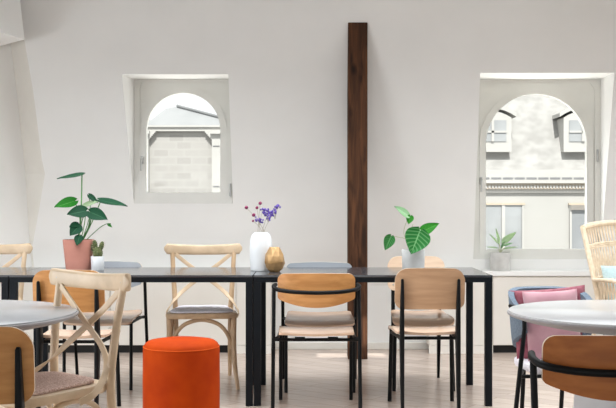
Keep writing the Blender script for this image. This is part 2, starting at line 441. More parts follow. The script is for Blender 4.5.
ng(pw(b2l.x, z0), pw(b2r.x, z0), b2r, b2l); ng(t2l, t2r, pw(t2r.x, zt), pw(t2l.x, zt))
ng(pw(b2r.x, z0), pw(XR+0.1, z0), pw(XR+0.1, zt), pw(t2r.x, zt), t2r, b2r)
for xa, xb in ((LX, b1l.x), (b1l.x, b1r.x), (b1r.x, b2l.x), (b2l.x, b2r.x), (b2r.x, XR+0.1)):
    ng(Vector((xa, 7.87, 0)), Vector((xb, 7.87, 0)), pw(xb, z0), pw(xa, z0))
FD1 = b1l.y+0.012; FD2 = b2l.y+0.012
def fquad(op, fd, pts): return [W(px, py, fd) for px, py in pts]
fr1 = fquad(op1, FD1, [(134.3, 203.5), (232.7, 203.5), (232.7, 79.6), (134.3, 79.6)])
fr2 = fquad(op2, FD2, [(473.2, 259.0), (600.2, 259.0), (600.2, 79.6), (473.2, 79.6)])
for op, fr in ((op1, fr1), (op2, fr2)):
    for i in range(4):
        j = (i+1) % 4; ng(op[i], op[j], fr[j], fr[i])
bmesh.ops.remove_doubles(bm, verts=bm.verts, dist=1e-4)
struct(obj('wall_back', bm, 'wall', smooth=False))
# left wall: from the corner line towards the viewer and to the left
bm = B(); d = Vector((-0.72, -1.0, 0))*3.4
lv = [bm.verts.new(v) for v in LL]; fv = [bm.verts.new(v+d) for v in LL]
for i in range(len(lv)-1): bm.faces.new((lv[i], lv[i+1], fv[i+1], fv[i]))
struct(obj('wall_left', bm, 'wall2', smooth=False))
bm = B(); b2(bm, -6.2, -6.1, YR, 5.0, 0, CE); struct(obj('wall_left_far', bm, 'wall2', smooth=False))
bm = B(); b2(bm, XR, XR+0.1, YR, 8.0, 0, CE); struct(obj('wall_right', bm, 'wall2', smooth=False))
# rear wall behind the viewer, with a broad glazed opening
bm = B(); b2(bm, -6.2, XR+0.2, YR-0.1, YR, 0, 0.9); b2(bm, -6.2, XR+0.2, YR-0.1, YR, 2.0, CE)
for xa in (-6.2, -2.6, 0.6, XR): b2(bm, xa, xa+0.2, YR-0.1, YR, 0.9, 2.0)
struct(obj('wall_front', bm, 'wall2', smooth=False))
# slanted plaster return in the left corner
bm = B()
rv = [bm.verts.new(v) for v in RL]; lv = [bm.verts.new(v) for v in LL]
for i in range(len(rv)-1): bm.faces.new((lv[i], lv[i+1], rv[i+1], rv[i]))
struct(obj('trim_1', bm, 'trim', smooth=False))
# white boxed soffit high in the left corner
bm = B()
f = [W(24.5, 39.5, 7.15), W(-40, 20, 6.5), W(-62, -60, 6.4), W(15.5, -40, 7.1)]
k = Vector((-0.5, 0.55, 0.0))
fv = [bm.verts.new(v) for v in f]; gv = [bm.verts.new(v+k) for v in f]
bm.faces.new(fv); bm.faces.new(gv[::-1])
for i in range(4): bm.faces.new((fv[i], fv[(i+1) % 4], gv[(i+1) % 4], gv[i]))
struct(obj('trim_2', bm, 'wall2', smooth=False))
# baseboard between the two cupboard runs
bm = B(); b2(bm, WX(271, 7.86), WX(428.5, 7.86), 7.852, 7.87, 0, 0.052, 0.004); struct(obj('baseboard_back', bm, 'trim', smooth=False))

# windows ------------------------------------------------------------
def window(name, fr, fd, arch, hinge, handle, th=0.05):
    px0, px1, pyb, pyt = arch
    a0, a1 = W(px0, pyb, fd), W(px1, pyt, fd)
    xc = (a0.x+a1.x)/2; hw = (a1.x-a0.x)/2; zb = a0.z; zs = a1.z-hw
    x0, x1, zb0, zt0 = fr[0].x, fr[1].x, fr[0].z, fr[2].z
    cz = (zb+zs)/2+0.05
    def hit_rect(a, l, r, b, t):
        dx, dz = math.cos(a), math.sin(a); ts = []
        if dx > 1e-9: ts.append((r-xc)/dx)
        if dx < -1e-9: ts.append((l-xc)/dx)
        if dz > 1e-9: ts.append((t-cz)/dz)
        if dz < -1e-9: ts.append((b-cz)/dz)
        k = min(ts); return (xc+dx*k, cz+dz*k)
    def hit_arch(a, g):
        w, b = hw+g, zb-g
        x, z = hit_rect(a, xc-w, xc+w, b, 99)
        if z > zs:
            dx, dz = math.cos(a), math.sin(a); oz = cz-zs
            bb = dz*oz; cc = oz*oz-w*w
            k = -bb+math.sqrt(bb*bb-cc); return (xc+dx*k, cz+dz*k)
        return (x, z)
    angs = [2*PI*k/96 for k in range(96)]
    for cxz in ((x0, zb0), (x1, zb0), (x1, zt0), (x0, zt0), (xc-hw, zb), (xc+hw, zb)):
        angs.append(math.atan2(cxz[1]-cz, cxz[0]-xc) % (2*PI))
    angs = sorted(set(round(a, 6) for a in angs))
    def ringmesh(outer, inner, yf, yb):
        bm = B(); n = len(angs)
        L = [[bm.verts.new((p[0], y, p[1])) for p in loop] for loop, y in ((outer, yb), (outer, yf), (inner, yf), (inner, yb))]
        for i in range(4):
            for k in range(n): bm.faces.new((L[i][k], L[i][(k+1) % n], L[(i+1) % 4][(k+1) % n], L[(i+1) % 4][k]))
        return bm
    rect = [hit_rect(a, x0, x1, zb0, zt0) for a in angs]
    inr = [hit_rect(a, x0+0.045, x1-0.045, zb0+0.045, zt0-0.02) for a in angs]
    root = struct(obj(name, ringmesh(rect, inr, fd-0.012, fd+th), 'frame', smooth=False))
    A1 = [hit_arch(a, 0.05) for a in angs]; A0 = [hit_arch(a, 0.0) for a in angs]
    inr2 = [hit_rect(a, x0+0.041, x1-0.041, zb0+0.041, zt0-0.016) for a in angs]
    obj('sash', ringmesh(inr2, [hit_arch(a, 0.04) for a in angs], fd-0.002, fd+th), 'frame', root, smooth=False)
    obj('arch_moulding', ringmesh(A1, A0, fd-0.014, fd+th*0.8), 'frame', root, smooth=False)
    bm = B(); vs = [bm.verts.new((p[0], fd+0.02, p[1])) for p in [hit_arch(a, 0.02) for a in angs]]; f = bm.faces.new(vs)
    g = bmesh.ops.extrude_face_region(bm, geom=[f]); bmesh.ops.translate(bm, vec=(0, 0.004, 0), verts=[v for v in g['geom'] if isinstance(v, bmesh.types.BMVert)])
    obj('glass_pane', bm, 'glass', root, smooth=False)
    for hx, hy in hinge:
        p = W(hx, hy, fd); bm = B(); tube(bm, [(p.x, fd-0.018, p.z-0.05), (p.x, fd-0.018, p.z+0.05)], 0.008)
        obj('hinge', bm, 'steel', root)
    p = W(*handle, fd); bm = B()
    box(bm, (p.x, fd-0.012, p.z), (0.022, 0.012, 0.06), 0.004)
    tube(bm, [(p.x, fd-0.012, p.z+0.01), (p.x, fd-0.05, p.z+0.01), (p.x-0.002, fd-0.052, p.z-0.015), (p.x-0.004, fd-0.05, p.z-0.085)], 0.007, 8, 4)
    obj('handle', bm, 'steel', root)
    return root
window('window_1', fr1, FD1, (146.8, 220.4, 192.5, 93.0), [(230.5, 190), (230.5, 96)], (142.6, 160))
window('window_2', fr2, FD2, (485.6, 586.3, 249.0, 94.0), [(597, 156), (597, 238)], (480.6, 181))

# low cupboards under the wall ---------------------------------------
YC = 7.63
def cabinet(x0, x1, label, doors, plinth_mat):
    t = thing('low_cabinet', label, 'cabinet', ((x0+x1)/2, YC+0.11, 0), 0, 'low cream cupboards along the wall')
    h = (x1-x0)/2
    bm = B(); b2(bm, -h, h, -0.085, 0.125, 0.06, 0.592); obj('carcass', bm, 'cab', t, False)
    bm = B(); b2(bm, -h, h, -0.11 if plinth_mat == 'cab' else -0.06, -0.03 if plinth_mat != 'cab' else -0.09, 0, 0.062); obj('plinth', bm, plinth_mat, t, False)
    w = 2*h/doors
    for i in range(doors):
        bm = B(); b2(bm, -h+i*w+0.002, -h+(i+1)*w-0.002, -0.108, -0.086, 0.064, 0.588, 0.002); obj('door', bm, 'cab', t, False)
    return t
xe = WX(271, YC); xs = WX(236, YC)
cabinet(xs, xe, 'narrow cream end cupboard on a white plinth, left of the dark wooden post', 1, 'cab')
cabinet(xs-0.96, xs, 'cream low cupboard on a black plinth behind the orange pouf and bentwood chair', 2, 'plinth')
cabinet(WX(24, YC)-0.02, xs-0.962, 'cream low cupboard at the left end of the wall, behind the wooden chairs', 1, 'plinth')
xa = WX(429, YC); xb = WX(493, YC)
cabinet(xa, xb, 'cream low cupboard on a white plinth, below the grey pot on the ledge', 1, 'cab')
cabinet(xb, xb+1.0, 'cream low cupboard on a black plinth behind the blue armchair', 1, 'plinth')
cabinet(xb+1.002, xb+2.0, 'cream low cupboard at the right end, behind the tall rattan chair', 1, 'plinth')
for x0, x1, lab in ((WX(24, YC)-0.02, xe, 'white ledge worktop on the left cupboards, behind the long tables'),
                    (xa-0.004, xb+2.0, 'white ledge worktop below the large right window')):
    bm = B(); b2(bm, x0, x1, YC-0.012, 7.868, 0.592, 0.626, 0.003); tag(obj('worktop', bm, 'cabtop', smooth=False), lab, 'worktop', 'white ledge worktops')

# dark post -----------------------------------------------------------
bm = B(); x0, x1 = WX(348, 7.34), WX(367.6, 7.34)
ztop = W(0, 22.3, 7.34).z
bm2 = box(bm, ((x0+x1)/2, 7.415, ztop/2), (x1-x0, 0.15, ztop), 0.006)
for v in bm.verts:
    if v.co.z > ztop-0.02: v.co.z = ztop-(v.co.y-7.34)*0.02 if False else v.co.z
tag(obj('wooden_post', bm, 'pillar', smooth=False), 'tall dark brown timber post standing against the sloping wall between the windows', 'post')

# ------------------------------------------------------------------ long tables
def long_table(x0, x1, label):
    yf, yb = 5.636, 6.336; cx = (x0+x1)/2; h = (x1-x0)/2
    t = thing('long_table', label, 'table', (cx, (yf+yb)/2, 0), 0, 'dark long tables in a row'); d = (yb-yf)/2
    bm = B(); b2(bm, -h, h, -d, d, 0.728, 0.74, 0.002); obj('tabletop', bm, 'top', t, False)
    bm = B(); lw = 0.0395
    for y in (-d+0.001, d-lw*0.6-0.001): b2(bm, -h+0.001, h-0.001, y, y+lw*0.6, 0.699, 0.7278)
    for x in (-h+0.001, h-0.001-lw): b2(bm, x, x+lw, -d+0.03, d-0.03, 0.699, 0.7278)
    obj('apron', bm, 'navy', t, False)
    for sx in (-1, 1):
        for sy in (-1, 1):
            bm = B(); xx = sx*(h-lw/2-0.001); yy = sy*(d-lw/2-0.001)
            b2(bm, xx-lw/2, xx+lw/2, yy-lw/2, yy+lw/2, 0, 0.699, 0.002); obj('leg', bm, 'navy', t, False)
    return t
long_table(WX(253.6, 5.636), WX(492.6, 5.636), 'dark long table nearest the right window, carrying the gold vase')
long_table(WX(9.2, 5.636), WX(252.8, 5.636), 'dark long table carrying the pink plant pot and the cactus')
long_table(WX(8.4, 5.636)-1.37, WX(8.4, 5.636), 'dark long table at the left edge, mostly out of frame')

# ------------------------------------------------------------------ chairs (front is local +y)
def rounded(h, zb, zt, rb, rt, sag_b=0.0, sag_t=0.0):
    def top(u):
        e = max(0, abs(u)-(h-rt)); return zt-sag_t*(u/h)**2-(rt-math.sqrt(max(0, rt*rt-e*e)))
    def bot(u):
        e = max(0, abs(u)-(h-rb)); return zb+sag_b*(u/h)**2+(rb-math.sqrt(max(0, rb*rb-e*e)))
    return bot, top
def seat_outline(wr, wf, y0, y1, r=0.05, n=5):
    out = []
    for cx, cy, a0 in ((wf-r, y1-r, 0), (-wf+r, y1-r, 90), (-wr+r, y0+r, 180), (wr-r, y0+r, 270)):
        for k in range(n+1):
            a = R(a0+90*k/n); out.append((cx+r*math.cos(a), cy+r*math.sin(a)))
    return out
def ply_seat(bm, wr, wf, y0, y1, z, t=0.013, lip=0.03, r=0.045):
    us = [-1+2*k/20 for k in range(21)]; ny = 16
    def hw(y):
        k = (y-y0)/(y1-y0); w = wr+(wf-wr)*k
        for yy in (y0, y1):
            e = r-abs(y-yy)
            if e > 0: w -= r-math.sqrt(max(0, r*r-e*e))
        return w
    ys = [y0+(y1-y0)*(0.5-0.5*math.cos(PI*k/ny)) for k in range(ny+1)]
    def zz(u, y):
        k = max(0, (y-(y1-0.09))/0.09); return z-lip*k*k-0.008*(1-u*u)+0.010*max(0, (y0+0.08-y)/0.08)
    a = [[bm.verts.new((u*hw(y), y, zz(u, y))) for u in us] for y in ys]
    b = [[bm.verts.new((u*hw(y), y, zz(u, y)-t)) for u in us] for y in ys]
    n, m = len(ys), len(us)
    for i in range(n-1):
        for k in range(m-1):
            bm.faces.new((a[i][k], a[i][k+1], a[i+1][k+1], a[i+1][k])); bm.faces.new((b[i][k], b[i+1][k], b[i+1][k+1], b[i][k+1]))
    def q(*v): f = bm.faces.new(v); f.material_index = 1
    for i in range(n-1):
        q(a[i][0], a[i+1][0], b[i+1][0], b[i][0]); q(a[i][m-1], b[i][m-1], b[i+1][m-1], a[i+1][m-1])
    for k in range(m-1):
        q(a[0][k], b[0][k], b[0][k+1], a[0][k+1]); q(a[n-1][k], a[n-1][k+1], b[n-1][k+1], b[n-1][k])
    return bm
def arm_chair_rail(label, loc, rz, back_mat, group):
    t = thing('dining_chair', label, 'chair', loc, rz, group)
    bm = B(); bot, top = rounded(0.212, 0.578, 0.766, 0.012, 0.035, 0.045, 0.006)
    yc = lambda u, z: -0.115-0.055*(1-(u/0.212)**2)-0.05*(z-0.67)
    cplate(bm, cosp(0.212), bot, top, yc, 0.013); obj('backrest', bm, back_mat, t, mat2='ply')
    bm = B(); ply_seat(bm, 0.205, 0.212, -0.2, 0.262, 0.438, lip=0.022, r=0.03); obj('seat', bm, 'seatwood', t, mat2='seatwood')
    for s in (-1, 1):
        bm = B(); tube(bm, [(s*0.205, 0.24, 0), (s*0.205, 0.235, 0.415)], 0.0105, 10); obj('leg', bm, 'black', t)
        bm = B(); tube(bm, [(s*0.235, -0.24, 0), (s*0.234, -0.145, 0.42), (s*0.233, -0.10, 0.68)], 0.0105, 10, 3); obj('leg', bm, 'black', t)
        bm = B(); tube(bm, [(s*0.205, 0.235, 0.412), (s*0.207, 0.1, 0.410), (s*0.212, -0.09, 0.408), (s*0.233, -0.148, 0.408)], 0.009, 8, 4); obj('seat_rail', bm, 'black', t)
    bm = B(); pts = [(-0.226, -0.045, 0.694)]
    pts += [(0.233*math.sin(R(a)), -0.098-0.125*(math.cos(R(a)))**0.8, 0.686-0.022*math.cos(R(a))) if abs(a) < 89 else (math.copysign(0.235, a), -0.098, 0.69) for a in (-90, -75, -55, -30, 0, 30, 55, 75, 90)]
    pts += [(0.226, -0.045, 0.694)]
    tube(bm, pts, 0.0115, 10, 5); obj('arm_rail', bm, 'black', t)
    bm = B(); tube(bm, [(-0.235, -0.150, 0.403), (0.235, -0.150, 0.403)], 0.009, 8)
    for x in (-0.09, 0.09): box(bm, (x, -0.150, 0.412), (0.055, 0.022, 0.012), 0.002)
    obj('cross_bar', bm, 'black', t)
    bm = B(); tube(bm, [(-0.205, 0.232, 0.405), (0.205, 0.232, 0.405)], 0.009, 8); obj('cross_bar', bm, 'black', t)
    return t
G1 = 'wooden chairs with curved black rail round the back'
arm_chair_rail('honey oak chair with black rail round its back, in front of the gold vase', (0.046, 5.59, 0), 0, 'oak', G1)
gb = arm_chair_rail('grey-backed wooden chair facing out behind the table, right of the gold vase', (0.072, 6.29, 0), PI, 'greyback', G1)
dup(gb, (-1.29, 6.37, 0), PI, 'grey-backed wooden chair facing out behind the table, beside the cactus', G1)
arm_chair_rail('large amber oak chair with black rail, nearest the viewer at bottom right', (0.893, 3.03, 0), 0, 'oakdeep', G1)

def blade_chair(label, loc, rz, back_mat, seat_mat, group):
    t = thing('school_chair', label, 'chair', loc, rz, group)
    bm = B(); bot, top = rounded(0.187, 0.577, 0.800, 0.045, 0.065, 0.0, 0.006)
    yc = lambda u, z: -0.195-0.022*(1-(u/0.187)**2)-0.12*(z-0.66)
    cplate(bm, cosp(0.187, 28), bot, top, yc, 0.012); obj('backrest', bm, back_mat, t, mat2='ply')
    bm = B(); ply_seat(bm, 0.168, 0.192, -0.18, 0.258, 0.445, lip=0.036); obj('seat', bm, seat_mat, t, mat2=seat_mat)
    for s in (-1, 1):
        bm = B(); tube(bm, [(s*0.181, 0.225, 0), (s*0.172, 0.195, 0.42)], 0.0115, 10); obj('leg', bm, 'black', t)
        bm = B()                                   # folded steel blade: deep at the seat, slim at both ends
        path = [Vector(p) for p in ((s*0.150, -0.245, 0), (s*0.150, -0.225, 0.2), (s*0.150, -0.208, 0.42), (s*0.150, -0.222, 0.58), (s*0.150, -0.242, 0.735), (s*0.150, -0.243, 0.742))]
        dep = [0.011, 0.022, 0.034, 0.022, 0.011, 0.006]; wid = [0.0085, 0.0105, 0.0115, 0.0105, 0.0075, 0.004]
        rings = []
        for p, a, b in zip(path, dep, wid):
            rings.append([bm.verts.new(p+Vector((x, y, 0))) for x, y in rrect(b, a, b*0.6)])
        for q1, q2 in zip(rings, rings[1:]):
            for k in range(len(q1)): bm.faces.new((q1[k], q1[(k+1) % len(q1)], q2[(k+1) % len(q1)], q2[k]))
        bm.faces.new(rings[0]); bm.faces.new(rings[-1]); obj('leg', bm, 'black', t)
        bm = B(); tube(bm, [(s*0.150, -0.205, 0.412), (s*0.158, 0, 0.410), (s*0.172, 0.197, 0.402)], 0.010, 8, 4); obj('seat_rail', bm, 'black', t)
        for z in (0.615, 0.70):
            bm = B(); ellip(bm, (s*0.150, -0.2025+0.12*(0.66-z), z), (0.006, 0.006, 0.006), None, 8, 6); obj('screw', bm, 'steel', t)
    bm = B(); tube(bm, [(-0.172, 0.195, 0.40), (0.172, 0.195, 0.40)], 0.009, 8); obj('cross_bar', bm, 'black', t)
    bm = B(); tube(bm, [(-0.15, -0.17, 0.418), (0.15, -0.17, 0.418)], 0.009, 8); obj('cross_bar', bm, 'black', t)
    return t
G2 = 'wooden school chairs with slim black back legs'
blade_chair('pale oak school chair seen from behind, in front of the striped-leaf plant', (0.653, 5.565, 0), 0, 'oaklight', 'seatwood', G2)
blade_chair('bleached oak school chair facing out, behind the striped-leaf plant', (0.706, 6.325, 0), PI, 'oakpale', 'seatwood', G2)
lc = blade_chair('honey oak school chair partly hidden behind the near bentwood chair', (-1.247, 5.42, 0), 0, 'oak', 'seatwood', G2)
dup(lc, (-0.975, 3.02, 0), R(4), 'honey oak school chair cut off at the bottom left corner', G2)

def ribbon(bm, pts, w, th, ups, n=8):
    path = spline(pts, n); m = len(path); us = []
    for i in range(m):
        t = i/(m-1)*(len(ups)-1); k = min(int(t), len(ups)-2)
        us.append((Vector(ups[k])*(1-(t-k))+Vector(ups[k+1])*(t-k)).normalized())
    return sweep(bm, path, rrect(th/2, w/2, th*0.3), None, us)
def cross_chair(label, loc, rz, wood_mat, pad_mat, group):
    t = thing('crossback_chair', label, 'chair', loc, rz, group)
    rail_mat = 'bent'
    # top rail
    bm = B(); path = []; rings = []
    for k in range(29):
        u = -1+2*k/28; x = 0.256*u; y = -0.222-0.035*(1-u*u); e = math.sqrt(max(0.0, 1-max(0, (abs(u)-0.90)/0.10)**2))
        e = max(e, 0.25)
        rings.append([bm.verts.new((x, y+b*e, 0.848-0.010*(1-u*u)+a*(0.9+0.10*u*u)*e)) for a, b in rrect(0.036, 0.0165, 0.013)])
    for a, b in zip(rings, rings[1:]):
        for k in range(len(a)): bm.faces.new((a[k], a[(k+1) % len(a)], b[(k+1) % len(a)], b[k]))
    bm.faces.new(rings[0]); bm.faces.new(rings[-1]); obj('top_rail', bm, rail_mat, t)
    for s in (-1, 1):
        bm = B(); tube(bm, [(s*0.175, -0.285, 0), (s*0.176, -0.225, 0.22), (s*0.180, -0.192, 0.45), (s*0.192, -0.205, 0.65), (s*0.205, -0.24, 0.868)], 0.0155, 12, 6, [0.0125, 0.0155, 0.017, 0.016, 0.0145]); obj('leg', bm, wood_mat, t)
        bm = B(); tube(bm, [(s*0.225, 0.240, 0), (s*0.206, 0.205, 0.14), (s*0.198, 0.178, 0.30), (s*0.199, 0.172, 0.445)], 0.0155, 12, 6, [0.0115, 0.0145, 0.0165, 0.018]); obj('leg', bm, wood_mat, t)
        bm = B(); ellip(bm, (s*0.2055, -0.221, 0.845), (0.004, 0.004, 0.004), None, 8, 6); obj('screw', bm, 'steel', t)
    # crossed flat straps that run on to the seat sides
    for s in (-1, 1):
        o_ = 0.004*s
        bm = B()
        ribbon(bm, [(s*0.182, -0.228+o_, 0.812), (s*0.10, -0.226+o_, 0.745), (0, -0.220+o_, 0.672), (-s*0.11, -0.208, 0.590), (-s*0.180, -0.172, 0.522), (-s*0.228, -0.085, 0.452), (-s*0.222, -0.02, 0.424)],
               0.026, 0.008, [(0, 1, 0), (0, 1, 0), (0, 1, 0), (-s*0.2, 1, 0), (-s*0.6, 0.8, 0), (-s*1, 0.25, 0), (-s*1, 0, 0)], 6)
        obj('back_strap', bm, rail_mat, t)
    # bentwood bows under the seat
    bm = B(); tube(bm, [(-0.186, 0.178, 0.245), (-0.165, 0.178, 0.325), (-0.105, 0.178, 0.396), (0, 0.178, 0.424), (0.105, 0.178, 0.396), (0.165, 0.178, 0.325), (0.186, 0.178, 0.245)], 0.0125, 10, 6); obj('front_bow', bm, wood_mat, t)
    for s in (-1, 1):
        bm = B(); tube(bm, [(s*0.186, 0.165, 0.25), (s*0.186, 0.13, 0.34), (s*0.184, 0.06, 0.405), (s*0.182, -0.02, 0.425), (s*0.180, -0.10, 0.405), (s*0.177, -0.165, 0.34), (s*0.175, -0.19, 0.26)], 0.011, 10, 5); obj('side_bow', bm, wood_mat, t)
    bm = B(); slab(bm, seat_outline(0.188, 0.222, -0.205, 0.225, 0.075), 0.434, 0.468, None, 0.02); obj('seat_frame', bm, wood_mat, t)
    bm = B(); slab(bm, seat_outline(0.160, 0.196, -0.170, 0.200, 0.075), 0.466, 0.482, lambda x, y: 0.006*(1-(x/0.2)**2)*(1-(y/0.2)**2), 0.05); obj('seat_pad', bm, pad_mat, t)
    return t
G3 = 'bentwood cross-back chairs'
cross_chair('bentwood cross-back chair with a white pad, facing out behind the orange pouf', (-0.672, 6.36, 0), PI+R(4.5), 'bentdark', 'pad_white', G3)
cross_chair('bentwood cross-back chair with a pink tweed pad, turned sideways at left round table', (-1.005, 3.74, 0), R(180-41), 'bent', 'pad_tweed', G3)
cross_chair('bentwood cross-back chair cut off by the left edge, behind the long table', (-2.08, 6.40, 0), PI, 'bent', 'pad_white', G3)

# ------------------------------------------------------------------ round tables
def round_table(label, c, r, ped, topm='round'):
    t = thing('round_table', label, 'table', (*c, 0), 0, 'round pale grey tables in the foreground')
    bm = B(); lathe(bm, [(0, 0.722), (r-0.006, 0.722), (r-0.006, 0.7285), (r-0.008, 0.73), (0, 0.73)], 96); obj('tabletop', bm, topm, t)
    bm = B(); lathe(bm, [(0, 0.678), (r-0.14, 0.678), (r-0.05, 0.697), (r-0.004, 0.712), (r, 0.716), (r, 0.722), (r-0.004, 0.7245), (r-0.006, 0.7245), (r-0.006, 0.7221), (0, 0.7221)], 96); obj('rim', bm, 'rim', t)
    bm = B(); lathe(bm, ped, 48); obj('pedestal', bm, 'pedestal', t)
    bm = B(); lathe(bm, [(0, 0.664), (0.12, 0.664), (0.12, 0.678), (0, 0.678)], 32); obj('top_plate', bm, 'black', t)
    return t
round_table('round pale grey table at the right edge with window reflection painted into its top', (1.25, 3.82), 0.48,
            [(0, 0), (0.25, 0), (0.255, 0.012), (0.24, 0.06), (0.232, 0.30), (0.222, 0.45), (0.18, 0.56), (0.11, 0.64), (0.09, 0.664), (0, 0.664)], 'round_reflect')
round_table('round pale grey table at the left edge beside the near bentwood chair', (-1.41, 3.78), 0.53,
            [(0, 0), (0.24, 0), (0.24, 0.012), (0.10, 0.03), (0.045, 0.09), (0.035, 0.30), (0.035, 0.60), (0.06, 0.664), (0, 0.664)])

# ------------------------------------------------------------------ pouf
t = thing('pouf', 'orange velvet round pouf on the floor in front of the long table', 'pouf', (-0.657, 5.19, 0))
def sq(a, z): return 1+0.035*math.cos(4*a)*-1
bm = B(); lathe(bm, [(0, 0.012), (0.185, 0.012), (0.194, 0.02), (0.198, 0.05), (0.199, 0.22), (0.198, 0.385), (0.195, 0.405), (0.187, 0.42), (0.172, 0.431), (0.13, 0.438), (0.06, 0.441), (0, 0.442)], 64); obj('body', bm, 'orange', t)
bm = B(); pts = [(0.1955*math.cos(2*PI*k/64), 0.1955*math.sin(2*PI*k/64), 0.404) for k in range(65)]; tube(bm, pts, 0.0025, 6); obj('seam', bm, 'piping', t)
for k in range(4):
    bm = B(); a = PI/4+k*PI/2; lathe(bm, [(0, 0), (0.018, 0), (0.018, 0.0125), (0, 0.0125)], 16, (0.14*math.cos(a), 0.14*math.sin(a), 0)); obj('foot', bm, 'black', t)

# ------------------------------------------------------------------ blue armchair with cushions
t = thing('armchair', 'blue-grey felt shell armchair on black legs behind the right round table', 'armchair', (1.182, 4.84, 0), R(4))
# local front is -y here
bm = B()
def shell(n=36, m=8, t_=0.028):
    A, Bk = [], []
    for i in range(n+1):
        a = -118+236*i/n; ar = R(a)                   # 0 is straight back
        ex = abs(math.sin(ar)); 
        x = 0.202*math.copysign(abs(math.sin(ar))**0.75, ar); y = 0.20*math.cos(ar) if abs(a) < 90 else 0.26*math.cos(ar)
        top_ = 0.725-0.10*(abs(a)/118)**3.2
        bot_ = 0.40+0.13*(abs(a)/118)**1.6
        ra, rb = [], []
        for k in range(m+1):
            z = bot_+(top_-bot_)*k/m; fl = 0.90+0.10*(k/m)**0.7
            ra.append(bm.verts.new((x*fl, y*fl+0.02, z))); rb.append(bm.verts.new((x*fl*(1-t_/0.2), (y*fl)*(1-t_/0.2)+0.02, z-(0.006 if k == m else 0))))
        A.append(ra); Bk.append(rb)
    for i in range(n):
        for k in range(m):
            bm.faces.new((A[i][k], A[i+1][k], A[i+1][k+1], A[i][k+1])); bm.faces.new((Bk[i][k], Bk[i][k+1], Bk[i+1][k+1], Bk[i+1][k]))
        bm.faces.new((A[i][m], A[i+1][m], Bk[i+1][m], Bk[i][m])); bm.faces.new((A[i][0], Bk[i][0], Bk[i+1][0], A[i+1][0]))
    for i in (0, n):
        for k in range(m): bm.faces.new((A[i][k], A[i][k+1], Bk[i][k+1], Bk[i][k]))
shell(); obj('shell', bm, 'bluefab', t)
bm = B(); slab(bm, seat_outline(0.155, 0.165, -0.215, 0.15, 0.08), 0.35, 0.388, None, 0.03); obj('seat', bm, 'pad_white', t)
for s in (-1, 1):
    bm = B(); tube(bm, [(s*0.275, -0.26, 0), (s*0.19, -0.185, 0.56), (s*0.185, -0.165, 0.60)], 0.011, 10); obj('leg', bm, 'black', t)
    bm = B(); tube(bm, [(s*0.10, 0.19, 0), (s*0.10, 0.12, 0.42)], 0.011, 10); obj('leg', bm, 'black', t)
    bm = B(); tube(bm, [(s*0.208, -0.13, 0.655), (s*0.222, -0.05, 0.655)], 0.009, 8); obj('arm_tip', bm, 'black', t)
    bm = B(); tube(bm, [(s*0.222, -0.212, 0.345), (s*0.16, -0.05, 0.340), (s*0.11, 0.12, 0.340)], 0.009, 8); obj('seat_rail', bm, 'black', t)
bm = B(); tube(bm, [(-0.222, -0.212, 0.345), (0.222, -0.212, 0.345)], 0.009, 8); obj('cross_bar', bm, 'black', t)
def place_cushion(name, w, h, th, mat, loc, rot, label, group=None):
    bm = B(); cushion(bm, w, h, th); o = obj(name, bm, mat); o.location = loc; o.rotation_euler = rot
    return tag(o, label, 'cushion', group)
place_cushion('cushion', 0.385, 0.35, 0.07, 'rasp', (1.195, 4.915, 0.556), (R(-12), R(-4), R(3)), 'raspberry velvet cushion behind the rose one on the blue armchair', 'cushions on the blue armchair')
place_cushion('cushion', 0.265, 0.335, 0.09, 'pinkfab', (1.175, 4.80, 0.562), (R(-13), R(-3), R(-2)), 'pale rose velvet cushion in front on the blue armchair', 'cushions on the blue armchair')

# ------------------------------------------------------------------ rattan chair
RZ = R(20)
t = thing('rattan_chair', 'tall flared open-weave rattan chair in front of the right window', 'chair', (2.165, 6.21, 0), RZ)
# local: sitter faces -y, back at +y; rotated so it looks to the right
def backpt(u, v):                       # u in -1..1 across, v 0..1 upwards
    hw = 0.29+0.04*v
    return Vector((hw*u, 0.24+0.16*v-0.10*(u*u), 0.40+0.62*v-0.03*(u*u)*v))
bm = B()
pts = [backpt(-1, v/10) for v in range(11)]; tube(bm, pts, 0.016, 8); pts = [backpt(1, v/10) for v in range(11)]; tube(bm, pts, 0.016, 8)
pts = [backpt(u/10, 1) for u in range(-10, 11)]; tube(bm, pts, 0.017, 8); obj('back_frame', bm, 'rattan', t)
bm = B()
for v in (0.44, 0.78):
    for dz in (-0.012, 0.0, 0.012): tube(bm, [backpt(u/10, v)+Vector((0, 0, dz)) for u in range(-10, 11)], 0.006, 6)
N = 26
for i in range(N):
    for sl in (0.10, -0.10):
        u0 = -1+2*i/(N-1); tube(bm, [backpt(max(-1, min(1, u0+sl*k/6)), k/6) for k in range(7)], 0.0045, 5)
obj('back_weave', bm, 'rattan', t)
bm = B(); slab(bm, seat_outline(0.27, 0.30, -0.30, 0.24, 0.06), 0.385, 0.425, None, 0.02); obj('seat', bm, 'rattan', t)
